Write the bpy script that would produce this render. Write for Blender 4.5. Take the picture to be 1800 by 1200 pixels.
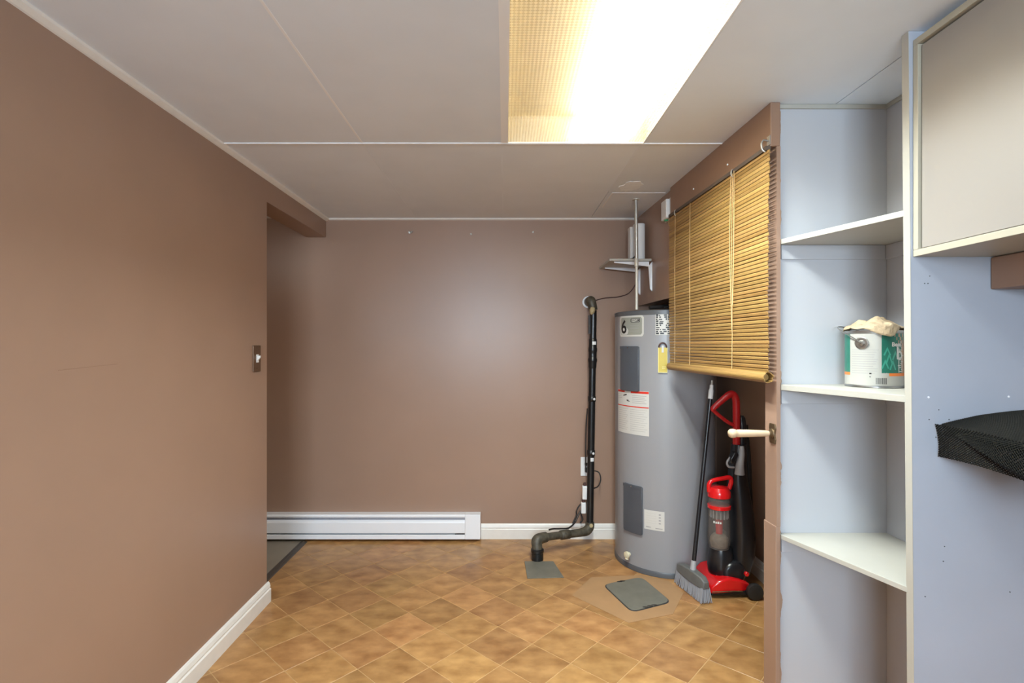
import bpy, bmesh, math, random
from mathutils import Vector, Matrix
random.seed(7)
SC = bpy.context.scene
COL = SC.collection
for o in list(bpy.data.objects):
    bpy.data.objects.remove(o)

# ------------------------------------------------------------------ camera, light, exposure
cam_d = bpy.data.cameras.new('camera'); cam = bpy.data.objects.new('camera', cam_d); COL.objects.link(cam)
cam.location = (0, 0, 1.35); cam.rotation_euler = (math.radians(90), 0, 0)
cam_d.sensor_width = 36.0; cam_d.lens = 18.1; cam_d.shift_x = 12 / 1800; cam_d.shift_y = 6 / 1800
cam_d.clip_start = 0.02
SC.camera = cam
SC.view_settings.view_transform = 'Standard'; SC.view_settings.look = 'None'
SC.view_settings.gamma = 1.0; SC.view_settings.use_curve_mapping = False
SC.view_settings.exposure = 0.0
world = bpy.data.worlds.new('world'); SC.world = world; world.use_nodes = True
world.node_tree.nodes['Background'].inputs[0].default_value = (0.62, 0.75, 1.0, 1)
world.node_tree.nodes['Background'].inputs[1].default_value = 1.0
ADDED_WINDOW_POWER = 145.0      # cool light from an added window, standing in for a camera-side source
TUBE_STRENGTH = 12.0     # glow of the fluorescent tubes in the ceiling fixture
LAMP_WATTS = 40.0        # downward light of each of the two tubes (area light inside the fixture)
ld = bpy.data.lights.new('added_window_light', 'AREA'); ld.shape = 'RECTANGLE'; ld.size = 1.25; ld.size_y = 0.75
ld.energy = ADDED_WINDOW_POWER; ld.color = (0.72, 0.87, 1.0)
lo = bpy.data.objects.new('added_window_light', ld); COL.objects.link(lo)
lo.location = (-0.30, -2.36, 1.66); lo.rotation_euler = (math.radians(90), 0, 0)   # points to +Y, into the room
SC.cycles.use_denoising = True
SC.cycles.max_bounces = 10; SC.cycles.diffuse_bounces = 6; SC.cycles.transparent_max_bounces = 16
SC.cycles.sample_clamp_indirect = 6.0
SC.cycles.caustics_reflective = False; SC.cycles.caustics_refractive = False

# ------------------------------------------------------------------ materials
def mat(name, col, rough=0.5, metal=0.0, var=0.0, vscale=8.0, bump=0.0, bscale=60.0, spec=0.5, col2=None, rand=0.0, stretch=None, coat=0.0, detail=4.0):
    m = bpy.data.materials.new(name); m.use_nodes = True
    nt = m.node_tree; N = nt.nodes; L = nt.links
    b = N['Principled BSDF']
    b.inputs['Base Color'].default_value = (*col, 1); b.inputs['Roughness'].default_value = rough
    b.inputs['Metallic'].default_value = metal; b.inputs['Specular IOR Level'].default_value = spec
    b.inputs['Coat Weight'].default_value = coat
    tc = N.new('ShaderNodeTexCoord'); vec = tc.outputs['Object']
    if stretch:
        mp = N.new('ShaderNodeMapping'); mp.inputs['Scale'].default_value = stretch; L.new(vec, mp.inputs['Vector']); vec = mp.outputs['Vector']
    if rand:
        oi = N.new('ShaderNodeObjectInfo'); ml = N.new('ShaderNodeVectorMath'); ml.operation = 'SCALE'
        cb = N.new('ShaderNodeCombineXYZ'); L.new(oi.outputs['Random'], cb.inputs[0]); L.new(oi.outputs['Random'], cb.inputs[1])
        L.new(cb.outputs[0], ml.inputs[0]); ml.inputs['Scale'].default_value = 37.0
        ad = N.new('ShaderNodeVectorMath'); L.new(vec, ad.inputs[0]); L.new(ml.outputs[0], ad.inputs[1]); vec = ad.outputs[0]
    out = None
    if var or col2:
        no = N.new('ShaderNodeTexNoise'); no.inputs['Scale'].default_value = vscale; no.inputs['Detail'].default_value = detail
        L.new(vec, no.inputs['Vector'])
        mr = N.new('ShaderNodeMapRange'); mr.inputs['From Min'].default_value = 0.3; mr.inputs['From Max'].default_value = 0.7
        L.new(no.outputs['Fac'], mr.inputs['Value'])
        mx = N.new('ShaderNodeMix'); mx.data_type = 'RGBA'
        c2 = col2 if col2 else tuple(c * (1 - var) for c in col)
        mx.inputs[6].default_value = (*col, 1); mx.inputs[7].default_value = (*c2, 1)
        L.new(mr.outputs[0], mx.inputs[0]); out = mx.outputs[2]
    if rand:
        if out is None:
            rg = N.new('ShaderNodeRGB'); rg.outputs[0].default_value = (*col, 1); out = rg.outputs[0]
        hs = N.new('ShaderNodeHueSaturation'); L.new(out, hs.inputs['Color'])
        m2 = N.new('ShaderNodeMapRange'); m2.inputs['To Min'].default_value = 1 - rand; m2.inputs['To Max'].default_value = 1 + rand * 0.7
        L.new(oi.outputs['Random'], m2.inputs['Value']); L.new(m2.outputs[0], hs.inputs['Value']); out = hs.outputs[0]
        m3 = N.new('ShaderNodeMath'); m3.operation = 'MULTIPLY'; m3.inputs[1].default_value = 7.31; L.new(oi.outputs['Random'], m3.inputs[0])
        m4 = N.new('ShaderNodeMath'); m4.operation = 'FRACT'; L.new(m3.outputs[0], m4.inputs[0])
        m5 = N.new('ShaderNodeMapRange'); m5.inputs['To Min'].default_value = 0.5-rand*0.028; m5.inputs['To Max'].default_value = 0.5+rand*0.028
        L.new(m4.outputs[0], m5.inputs['Value']); L.new(m5.outputs[0], hs.inputs['Hue'])
    if out is not None: L.new(out, b.inputs['Base Color'])
    if bump:
        n2 = N.new('ShaderNodeTexNoise'); n2.inputs['Scale'].default_value = bscale; n2.inputs['Detail'].default_value = 3
        L.new(vec, n2.inputs['Vector'])
        bp = N.new('ShaderNodeBump'); bp.inputs['Strength'].default_value = bump; bp.inputs['Distance'].default_value = 0.01
        L.new(n2.outputs['Fac'], bp.inputs['Height']); L.new(bp.outputs[0], b.inputs['Normal'])
    return m

M = {}
M['wall'] = mat('brown_wall_paint', (0.335, 0.215, 0.155), 0.34, var=0.06, vscale=3, bump=0.07, bscale=4, spec=0.45)
M['bouncewall'] = mat('white_bounce_paint', (0.82, 0.82, 0.81), 0.6)  # unseen walls made white to bounce neutral light forward
M['bouncefloor'] = mat('bounce_floor_vinyl', (0.34, 0.30, 0.25), 0.5)  # unseen floor, its tone chosen for the light it bounces
M['beam'] = mat('brown_beam_paint', (0.30, 0.18, 0.12), 0.5, var=0.10, vscale=5, bump=0.05, bscale=30)
M['ceil'] = mat('white_ceiling_board', (0.80, 0.865, 0.945), 0.5, var=0.05, vscale=4, rand=0.02)
M['ceilback'] = mat('ceiling_backing', (0.06, 0.055, 0.05), 0.9)
M['batten'] = mat('white_batten', (0.88, 0.90, 0.92), 0.4)
M['trim'] = mat('white_trim_paint', (0.80, 0.77, 0.72), 0.35, var=0.05, vscale=20)
M['tile'] = mat('tan_floor_tile', (0.48, 0.26, 0.10), 0.32, vscale=10, col2=(0.27, 0.125, 0.042), rand=0.16, bump=0.05, bscale=25, detail=9, spec=0.4, stretch=(1, 1.5, 1))
M['grout'] = mat('pale_grout', (0.54, 0.335, 0.15), 0.7, var=0.2, vscale=30)
M['patch'] = mat('plain_tan_vinyl', (0.41, 0.235, 0.11), 0.55, var=0.12, vscale=9)
M['greyvinyl'] = mat('grey_hall_vinyl', (0.26, 0.22, 0.17), 0.5, var=0.1, vscale=8)
M['strip'] = mat('dark_threshold', (0.06, 0.045, 0.035), 0.5)
M['whiteblue'] = mat('pale_blue_white_paint', (0.50, 0.515, 0.55), 0.42, var=0.03, vscale=6, bump=0.03, bscale=14)
M['sidepanel'] = mat('pale_blue_panel_paint', (0.42, 0.455, 0.525), 0.45, var=0.05, vscale=5, bump=0.04, bscale=18)
M['cream'] = mat('cream_shelf_paint', (0.45, 0.435, 0.385), 0.38, var=0.05, vscale=9)
M['cabdoor'] = mat('cream_cabinet_door', (0.30, 0.275, 0.252), 0.4, var=0.03, vscale=4)
M['cabframe'] = mat('cream_cabinet_frame', (0.42, 0.39, 0.31), 0.4)
M['white'] = mat('white_enamel', (0.86, 0.87, 0.90), 0.3)
M['whiteplastic'] = mat('white_plastic', (0.78, 0.78, 0.77), 0.35)
M['slot'] = mat('blue_grey_steel', (0.42, 0.44, 0.50), 0.5, metal=0.3)  # blue-grey steel inside the baseboard heater's vent slot
M['darkslot'] = mat('dark_steel', (0.05, 0.05, 0.055), 0.5, metal=0.3)
M['tank'] = mat('grey_enamel_tank', (0.275, 0.275, 0.29), 0.33, var=0.03, vscale=3)
M['tankdark'] = mat('dark_grey_plastic', (0.085, 0.09, 0.10), 0.35)
M['cover'] = mat('slate_access_cover', (0.075, 0.083, 0.10), 0.32, var=0.1, vscale=6)
M['label'] = mat('white_label_paper', (0.58, 0.565, 0.53), 0.4)
M['silver'] = mat('silver_label', (0.66, 0.66, 0.62), 0.25, metal=0.2)
M['olive'] = mat('grey_olive_label', (0.27, 0.275, 0.24), 0.35)
M['red'] = mat('red_print', (0.62, 0.035, 0.02), 0.45)
M['print'] = mat('grey_print', (0.33, 0.32, 0.32), 0.5)
M['blackprint'] = mat('black_print', (0.012, 0.012, 0.014), 0.4)
M['yellow'] = mat('yellow_tag', (0.55, 0.42, 0.045), 0.4, var=0.08, vscale=20)
M['yellowpale'] = mat('pale_yellow_print', (0.80, 0.72, 0.30), 0.4)
M['pipe'] = mat('black_drain_plastic', (0.012, 0.012, 0.013), 0.28, var=0.4, vscale=20)
M['pipedirty'] = mat('dusty_black_plastic', (0.03, 0.027, 0.02), 0.5, col2=(0.10, 0.085, 0.06), vscale=40)
M['cable'] = mat('black_cable', (0.015, 0.012, 0.012), 0.5)
M['redcable'] = mat('brown_cable', (0.06, 0.022, 0.018), 0.5)
M['foam'] = mat('yellow_foam', (0.45, 0.36, 0.20), 0.9, bump=0.6, bscale=90)
M['plate'] = mat('grey_steel_plate', (0.19, 0.18, 0.145), 0.5, var=0.18, vscale=14, metal=0.15)
M['bamboo'] = mat('bamboo_slat', (0.41, 0.25, 0.083), 0.45, col2=(0.27, 0.15, 0.042), vscale=9, rand=0.16, stretch=(1, 0.15, 1))
M['cord'] = mat('tan_cord', (0.62, 0.42, 0.20), 0.8)
M['wood'] = mat('pale_wood', (0.62, 0.46, 0.30), 0.45, var=0.12, vscale=12)
M['brass'] = mat('aged_brass', (0.20, 0.14, 0.08), 0.4, metal=0.8, var=0.3, vscale=60)
M['switch'] = mat('bronze_switch_plate', (0.14, 0.075, 0.04), 0.35, metal=0.4)
M['metal'] = mat('galvanised_steel', (0.55, 0.53, 0.48), 0.4, metal=0.7, var=0.15, vscale=30)
M['chrome'] = mat('chrome', (0.75, 0.75, 0.76), 0.15, metal=1.0)
M['polepaint'] = mat('pale_pole', (0.60, 0.57, 0.50), 0.4, metal=0.2)
M['vacred'] = mat('red_gloss_plastic', (0.60, 0.008, 0.010), 0.22, coat=0.3)
M['handlered'] = mat('deep_red_plastic', (0.40, 0.010, 0.012), 0.32)
M['vacblack'] = mat('black_gloss_plastic', (0.010, 0.010, 0.012), 0.28)
M['rubber'] = mat('black_rubber', (0.012, 0.012, 0.012), 0.6)
M['greyplastic'] = mat('grey_plastic', (0.34, 0.34, 0.35), 0.4)
M['dust'] = mat('grey_dust', (0.25, 0.20, 0.15), 0.95, var=0.4, vscale=60)
M['bristle'] = mat('grey_bristle', (0.30, 0.30, 0.32), 0.7)
M['broomblock'] = mat('grey_broom_block', (0.13, 0.13, 0.125), 0.5, var=0.2, vscale=20)
M['green'] = mat('green_label', (0.012, 0.16, 0.11), 0.35, var=0.25, vscale=14)
M['orange'] = mat('orange_band', (0.80, 0.20, 0.03), 0.4)
M['canbrown'] = mat('brown_label', (0.42, 0.25, 0.16), 0.4)
M['tin'] = mat('tin_can', (0.36, 0.35, 0.33), 0.3, metal=0.9)
M['canlabel'] = mat('can_label_paper', (0.43, 0.42, 0.385), 0.4)
M['rag'] = mat('beige_rag', (0.58, 0.445, 0.29), 0.9, var=0.25, vscale=30, bump=0.9, bscale=48)
M['liner'] = mat('black_mesh_liner', (0.006, 0.006, 0.005), 0.6, spec=0.15)
M['darkwood'] = mat('dark_shelf_board', (0.10, 0.075, 0.06), 0.6, var=0.2, vscale=10)
M['plaster'] = mat('white_plaster', (0.88, 0.93, 0.98), 0.8, bump=0.3, bscale=40)

# clear plastic for the dust cup
m = bpy.data.materials.new('clear_smoked_plastic'); m.use_nodes = True; nt = m.node_tree
for n in list(nt.nodes): nt.nodes.remove(n)
o_ = nt.nodes.new('ShaderNodeOutputMaterial'); tr = nt.nodes.new('ShaderNodeBsdfTransparent'); tr.inputs[0].default_value = (0.86, 0.83, 0.80, 1)
gl = nt.nodes.new('ShaderNodeBsdfPrincipled'); gl.inputs['Base Color'].default_value = (0.30, 0.27, 0.25, 1); gl.inputs['Roughness'].default_value = 0.12
mx = nt.nodes.new('ShaderNodeMixShader'); mx.inputs[0].default_value = 0.28
nt.links.new(tr.outputs[0], mx.inputs[1]); nt.links.new(gl.outputs[0], mx.inputs[2]); nt.links.new(mx.outputs[0], o_.inputs[0])
M['clear'] = m
# prismatic acrylic diffuser: part of the light goes straight through, part is scattered; aged yellow
m = bpy.data.materials.new('yellowed_prismatic_acrylic'); m.use_nodes = True; nt = m.node_tree; N = nt.nodes; L = nt.links
for n in list(N): N.remove(n)
o_ = N.new('ShaderNodeOutputMaterial')
tc = N.new('ShaderNodeTexCoord'); mp = N.new('ShaderNodeMapping'); mp.inputs['Rotation'].default_value = (0, 0, math.radians(45)); mp.inputs['Scale'].default_value = (115, 115, 1)
L.new(tc.outputs['Object'], mp.inputs[0])
ck = N.new('ShaderNodeTexChecker'); ck.inputs['Scale'].default_value = 1.0; L.new(mp.outputs[0], ck.inputs[0])
mc = N.new('ShaderNodeMix'); mc.data_type = 'RGBA'; mc.inputs[6].default_value = (0.62, 0.49, 0.255, 1); mc.inputs[7].default_value = (0.38, 0.285, 0.13, 1)
L.new(ck.outputs['Fac'], mc.inputs[0])
tl = N.new('ShaderNodeBsdfTranslucent'); L.new(mc.outputs[2], tl.inputs[0])
df = N.new('ShaderNodeBsdfDiffuse'); df.inputs[0].default_value = (0.75, 0.60, 0.36, 1)
tr = N.new('ShaderNodeBsdfTransparent'); tr.inputs[0].default_value = (1.0, 0.985, 0.95, 1)
m1 = N.new('ShaderNodeMixShader'); m1.inputs[0].default_value = 0.22; L.new(tl.outputs[0], m1.inputs[1]); L.new(df.outputs[0], m1.inputs[2])
m2 = N.new('ShaderNodeMixShader'); fm = N.new('ShaderNodeMapRange'); fm.inputs['To Min'].default_value = 0.70; fm.inputs['To Max'].default_value = 0.50; L.new(ck.outputs['Fac'], fm.inputs['Value']); L.new(fm.outputs[0], m2.inputs[0]); L.new(m1.outputs[0], m2.inputs[1]); L.new(tr.outputs[0], m2.inputs[2])
L.new(m2.outputs[0], o_.inputs[0]); M['diffuser'] = m
m = bpy.data.materials.new('lit_fluorescent_tube'); m.use_nodes = True; b = m.node_tree.nodes['Principled BSDF']
b.inputs['Emission Color'].default_value = (1.0, 0.97, 0.93, 1); b.inputs['Emission Strength'].default_value = TUBE_STRENGTH; M['tube'] = m
M['housing'] = mat('white_fixture_housing', (0.80, 0.74, 0.60), 0.5)
# white panel whose left border carries a ragged edge of brown wall paint
m = mat('pale_blue_white_paint_brown_edge', (0.50, 0.515, 0.55), 0.42); nt = m.node_tree; N = nt.nodes; L = nt.links; b = N['Principled BSDF']
gm = N.new('ShaderNodeNewGeometry'); sp = N.new('ShaderNodeSeparateXYZ'); L.new(gm.outputs['Position'], sp.inputs[0])
no = N.new('ShaderNodeTexNoise'); no.inputs['Scale'].default_value = 9; no.inputs['Detail'].default_value = 6; L.new(gm.outputs['Position'], no.inputs['Vector'])
mu = N.new('ShaderNodeMath'); mu.operation = 'MULTIPLY_ADD'; L.new(no.outputs['Fac'], mu.inputs[0]); mu.inputs[1].default_value = 0.055; mu.inputs[2].default_value = 0.983
lt = N.new('ShaderNodeMath'); lt.operation = 'LESS_THAN'; L.new(sp.outputs[0], lt.inputs[0]); L.new(mu.outputs[0], lt.inputs[1])
mx = N.new('ShaderNodeMix'); mx.data_type = 'RGBA'; mx.inputs[6].default_value = (0.50, 0.515, 0.55, 1); mx.inputs[7].default_value = (0.40, 0.27, 0.19, 1)
L.new(lt.outputs[0], mx.inputs[0]); L.new(mx.outputs[2], b.inputs['Base Color']); M['shelfback'] = m

# ------------------------------------------------------------------ mesh helpers
class MB:
    def __init__(s): s.v = []; s.f = []
    def add(s, vs, fs):
        k = len(s.v); s.v += [tuple(p) for p in vs]; s.f += [tuple(i + k for i in f) for f in fs]; return s
    def box(s, x0, x1, y0, y1, z0, z1):
        return s.add([(x0,y0,z0),(x1,y0,z0),(x1,y1,z0),(x0,y1,z0),(x0,y0,z1),(x1,y0,z1),(x1,y1,z1),(x0,y1,z1)],
                     [(0,3,2,1),(4,5,6,7),(0,1,5,4),(1,2,6,5),(2,3,7,6),(3,0,4,7)])
    def prism(s, poly, z0, z1):           # poly counter-clockwise in XY
        n = len(poly)
        return s.add([(x,y,z0) for x,y in poly] + [(x,y,z1) for x,y in poly],
                     [tuple(range(n-1,-1,-1)), tuple(range(n,2*n))] + [(i,(i+1)%n,n+(i+1)%n,n+i) for i in range(n)])
    def sweep(s, poly, fn, a, b):         # poly of 2D points mapped by fn(u,v,t) at t=a and t=b
        n = len(poly)
        return s.add([fn(u,v,a) for u,v in poly] + [fn(u,v,b) for u,v in poly],
                     [tuple(range(n-1,-1,-1)), tuple(range(n,2*n))] + [(i,(i+1)%n,n+(i+1)%n,n+i) for i in range(n)])
    def lathe(s, prof, c=(0,0), n=32, axis=None, org=(0,0,0)):
        # prof: (r, h); default axis Z through c. axis: direction vector through org
        if axis is None: ax = Vector((0,0,1)); og = Vector((c[0], c[1], 0))
        else: ax = Vector(axis).normalized(); og = Vector(org)
        u = ax.orthogonal().normalized() if axis is not None else Vector((1,0,0)); w = ax.cross(u)
        vs = []; fs = []
        for r, h in prof:
            for i in range(n):
                a = 2*math.pi*i/n; vs.append(og + ax*h + (u*math.cos(a) + w*math.sin(a))*r)
        for k in range(len(prof)-1):
            for i in range(n):
                j = (i+1) % n; fs.append((k*n+i, k*n+j, (k+1)*n+j, (k+1)*n+i))
        if prof[0][0] > 1e-6: fs.append(tuple(range(n-1,-1,-1)))
        if prof[-1][0] > 1e-6: fs.append(tuple(range((len(prof)-1)*n, len(prof)*n)))
        return s.add(vs, fs)
    def tube(s, pts, r, n=10, smooth=0, closed=False):
        pts = [Vector(p) for p in pts]
        if smooth:
            q = []; m = len(pts); segs = m if closed else m-1
            for i in range(segs):
                if closed: p0,p1,p2,p3 = pts[(i-1)%m],pts[i],pts[(i+1)%m],pts[(i+2)%m]
                else: p0,p1,p2,p3 = pts[max(i-1,0)],pts[i],pts[i+1],pts[min(i+2,m-1)]
                for k in range(smooth):
                    t = k/smooth
                    q.append(0.5*((2*p1)+(p2-p0)*t+(2*p0-5*p1+4*p2-p3)*t*t+(3*p1-p0-3*p2+p3)*t**3))
            if not closed: q.append(pts[-1])
            rr = r
            if isinstance(r, (list,tuple)):
                rr = []
                for i in range(len(pts)-1):
                    for k in range(smooth): rr.append(r[i]+(r[i+1]-r[i])*k/smooth)
                rr.append(r[-1])
            pts, r = q, rr
        m = len(pts); vs = []; fs = []; nrm = None
        for i, p in enumerate(pts):
            if closed: t = pts[(i+1)%m]-pts[(i-1)%m]
            else: t = pts[min(i+1,m-1)]-pts[max(i-1,0)]
            t.normalize()
            nrm = t.orthogonal() if nrm is None else (nrm - t*nrm.dot(t))
            nrm.normalize(); bn = t.cross(nrm)
            ri = r[i] if isinstance(r,(list,tuple)) else r
            for k in range(n):
                a = 2*math.pi*k/n; vs.append(p + (nrm*math.cos(a)+bn*math.sin(a))*ri)
        for i in range(m if closed else m-1):
            j2 = (i+1) % m
            for k in range(n):
                j = (k+1)%n; fs.append((i*n+k, i*n+j, j2*n+j, j2*n+k))
        if not closed: fs += [tuple(range(n-1,-1,-1)), tuple(range((m-1)*n, m*n))]
        return s.add(vs, fs)
    def cylpatch(s, c, r0, r1, t0, t1, z0, z1, n=10, rc=0.0):   # curved slab round a vertical axis; angles in degrees from -Y, positive to +X
        vs = []; fs = []
        P = lambda r,t,z: (c[0]+r*math.sin(math.radians(t)), c[1]-r*math.cos(math.radians(t)), z)
        arc = math.radians(t1-t0)*r1
        for i in range(n+1):
            u = i/n; t = t0+(t1-t0)*u; dz = 0.0
            if rc > 0:
                e = min(u, 1-u)*arc
                if e < rc: dz = rc - math.sqrt(max(0, rc*rc-(rc-e)**2))
            vs += [P(r0,t,z0+dz),P(r1,t,z0+dz),P(r1,t,z1-dz),P(r0,t,z1-dz)]
        for i in range(n):
            a = 4*i; b = a+4
            fs += [(a+1,b+1,b+2,a+2),(a+2,b+2,b+3,a+3),(a,b,b+1,a+1),(a,a+3,b+3,b)]
        fs += [(0,1,2,3),(4*n+3,4*n+2,4*n+1,4*n)]
        return s.add(vs, fs)
    def build(s, name, material, parent=None, smooth=False, bevel=0.0, seg=2):
        off = Vector((0,0,0))
        if parent is not None: off = world_loc(parent)
        else:
            xs = [p[0] for p in s.v]; ys = [p[1] for p in s.v]; zs = [p[2] for p in s.v]
            off = Vector(((min(xs)+max(xs))/2, (min(ys)+max(ys))/2, min(zs)))
        me = bpy.data.meshes.new(name); me.from_pydata([(p[0]-off.x,p[1]-off.y,p[2]-off.z) for p in s.v], [], s.f)
        bm = bmesh.new(); bm.from_mesh(me); bmesh.ops.recalc_face_normals(bm, faces=bm.faces); bm.to_mesh(me); bm.free()
        me.materials.append(M[material] if isinstance(material, str) else material)
        o = bpy.data.objects.new(name, me); COL.objects.link(o)
        if parent is not None: o.parent = parent
        else: o.location = off
        if smooth: shade(me, 40 if smooth is True else smooth)
        if bevel:
            md = o.modifiers.new('bevel', 'BEVEL'); md.width = bevel; md.segments = seg; md.limit_method = 'ANGLE'; md.angle_limit = math.radians(40)
        return o

def shade(me, ang):
    for p in me.polygons: p.use_smooth = True
    bm = bmesh.new(); bm.from_mesh(me)
    for e in bm.edges:
        e.smooth = not (len(e.link_faces) == 2 and e.calc_face_angle(0) > math.radians(ang))
    bm.to_mesh(me); bm.free()
def world_loc(o):
    v = Vector(o.location)
    while o.parent: o = o.parent; v += Vector(o.location)
    return v
def tag(o, label=None, cat=None, group=None, kind=None):
    if label: o['label'] = label
    if cat: o['category'] = cat
    if group: o['group'] = group
    if kind: o['kind'] = kind
    return o
def thing(name, loc, label, cat, group=None):
    o = bpy.data.objects.new(name, None); COL.objects.link(o); o.location = loc; o.empty_display_size = 0.05
    return tag(o, label, cat, group)
def struct(name, mb, m, label=None, **k): return tag(mb.build(name, m, **k), label, None, None, 'structure')
def text_mb(s, size, fn, bold=0.0):
    cu = bpy.data.curves.new('text', 'FONT'); cu.body = s; cu.size = size; cu.align_x = 'LEFT'; cu.resolution_u = 3; cu.offset = bold
    ob = bpy.data.objects.new('text', cu); COL.objects.link(ob)
    dg = bpy.context.evaluated_depsgraph_get(); me = bpy.data.meshes.new_from_object(ob.evaluated_get(dg))
    mb = MB(); mb.add([fn(v.co.x, v.co.y) for v in me.vertices], [tuple(p.vertices) for p in me.polygons])
    bpy.data.objects.remove(ob); bpy.data.curves.remove(cu); bpy.data.meshes.remove(me)
    return mb
def clip(poly, nx, ny, c):                # keep nx*x+ny*y<=c
    out = []
    for i in range(len(poly)):
        a = poly[i]; b = poly[(i+1)%len(poly)]; da = nx*a[0]+ny*a[1]-c; db = nx*b[0]+ny*b[1]-c
        if da <= 0: out.append(a)
        if (da < 0 < db) or (db < 0 < da):
            t = da/(da-db); out.append((a[0]+(b[0]-a[0])*t, a[1]+(b[1]-a[1])*t))
    return out

# ------------------------------------------------------------------ room dimensions (metres)
H = 2.232; YB = 3.594; XL = -1.25; XR = 1.475; YF = -2.2; YO = 2.70; XH = -2.6
def Wc(u, n, z): return (0.985 - 0.0384*u - n, 1.9 + u, z)       # closet front wall: u along its length, n out into the room

# ------------------------------------------------------------------ floor with tiles
floor = struct('floor', MB().box(-1.385, XR, YF, YB, -0.06, -0.0012), 'grout', 'pale grout bed under diagonal tan floor tiles')
A = Vector((0.7374, -0.6755)); B = Vector((0.6755, 0.7374)); TS = 0.2105; ORG = Vector((0.264, 2.482)); G = 0.0017
def tile_mesh(poly, name):
    cx = sum(p[0] for p in poly)/len(poly); cy = sum(p[1] for p in poly)/len(poly)
    n = len(poly); k = 0.0012
    ins = []
    for p in poly:
        d = Vector((cx-p[0], cy-p[1])); d.normalize(); ins.append((p[0]+d.x*k*1.4, p[1]+d.y*k*1.4))
    vs = [(x-cx,y-cy,-0.004) for x,y in poly]+[(x-cx,y-cy,-0.0009) for x,y in poly]+[(x-cx,y-cy,0) for x,y in ins]
    fs = [tuple(range(2*n,3*n))]
    for l in (0,1): fs += [(l*n+i,l*n+(i+1)%n,(l+1)*n+(i+1)%n,(l+1)*n+i) for i in range(n)]
    me = bpy.data.meshes.new(name); me.from_pydata(vs, [], fs); me.materials.append(M['tile']); return me, cx, cy
full = None; restmb = MB()
for i in range(-24, 26):
    for j in range(-24, 26):
        q = [ORG + A*((i+a)*TS + (G if a == 0 else -G)) + B*((j+b_)*TS + (G if b_ == 0 else -G)) for a, b_ in ((0,0),(1,0),(1,1),(0,1))]
        poly = [(p.x,p.y) for p in q]; whole = all(-1.375 < a_[0] < XR and 0.35 < a_[1] < YB for a_ in poly)
        for nx,ny,c in ((-1,0,1.375),(1,0,XR),(0,1,YB),(0,-1,-0.35)):
            if poly: poly = clip(poly, nx, ny, c)
        if len(poly) < 3: continue
        area = abs(sum(poly[k][0]*poly[(k+1)%len(poly)][1]-poly[(k+1)%len(poly)][0]*poly[k][1] for k in range(len(poly))))/2
        if area < 0.0006: continue
        if max(p[0] for p in poly) < XL and max(p[1] for p in poly) < YO: continue
        isfull = whole
        if max(p[1] for p in poly) < 1.55:
            me, cx, cy = tile_mesh(poly, 'far'); restmb.add([(v.co.x+cx, v.co.y+cy, v.co.z) for v in me.vertices], [tuple(p.vertices) for p in me.polygons]); bpy.data.meshes.remove(me); continue
        if isfull and full is not None:
            me = full; cx = sum(p[0] for p in poly)/4; cy = sum(p[1] for p in poly)/4
        else:
            me, cx, cy = tile_mesh(poly, 'tile')
            if isfull: full = me
        o = bpy.data.objects.new('tile', me); COL.objects.link(o); o.parent = floor
        fo = world_loc(floor); o.location = (cx-fo.x, cy-fo.y, -fo.z)
struct('floor.002', MB().box(-1.385, XR, YF, 0.348, -0.002, 0.0), 'bouncefloor', 'unseen floor behind the camera, toned for the light it bounces')
tag(restmb.build('tiles_behind_camera', 'tile', floor), kind='stuff')
struct('floor.001', MB().box(XH, -1.385, 1.4, YB, -0.06, 0.0), 'greyvinyl', 'grey vinyl hall floor beyond the doorway')
struct('trim_1', MB().add(*(lambda m_: (m_.v, m_.f))(MB().sweep([(-1.405,0.0),(-1.355,0.0),(-1.360,0.004),(-1.378,0.008),(-1.400,0.004)], lambda u,v,t:(u,t,v), 2.70, 3.53))), 'strip', 'dark threshold strip between tile and grey hall floor')

# ------------------------------------------------------------------ walls
wb = struct('wall_back', MB().box(XH, 1.6, YB, YB+0.12, -0.06, 2.36), 'wall', 'glossy brown painted far wall')
wl = struct('wall_left', MB().box(-1.385, XL, 0.35, YO, 0, 2.36), 'wall', 'brown painted left wall')
MB().box(-1.385, XL, YO, YB, 2.10, 2.36).build('door_header', 'wall', wl)
MB().add([(XL+0.0006,1.44,1.2785),(XL+0.0006,1.66,1.2885),(XL+0.0006,1.66,1.2893),(XL+0.0006,1.44,1.2795),(XL,1.44,1.278),(XL,1.66,1.288),(XL,1.66,1.2898),(XL,1.44,1.280)],
         [(0,1,2,3),(4,5,1,0),(3,2,6,7),(5,6,2,1),(7,4,0,3)]).build('board_seam', 'beam', wl)
struct('wall_right', MB().box(XR, XR+0.12, 0.35, YB, -0.06, 2.36), 'wall', 'brown painted right wall')
struct('wall_right.001', MB().box(XR, XR+0.12, YF, 0.35, -0.06, 2.36), 'bouncewall', 'unseen right wall behind the camera, made white to bounce light')
struct('wall_left.001', MB().box(-1.385, XL, YF, 0.35, 0, 2.36), 'wall', 'brown painted wall behind the camera on the left')
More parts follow.
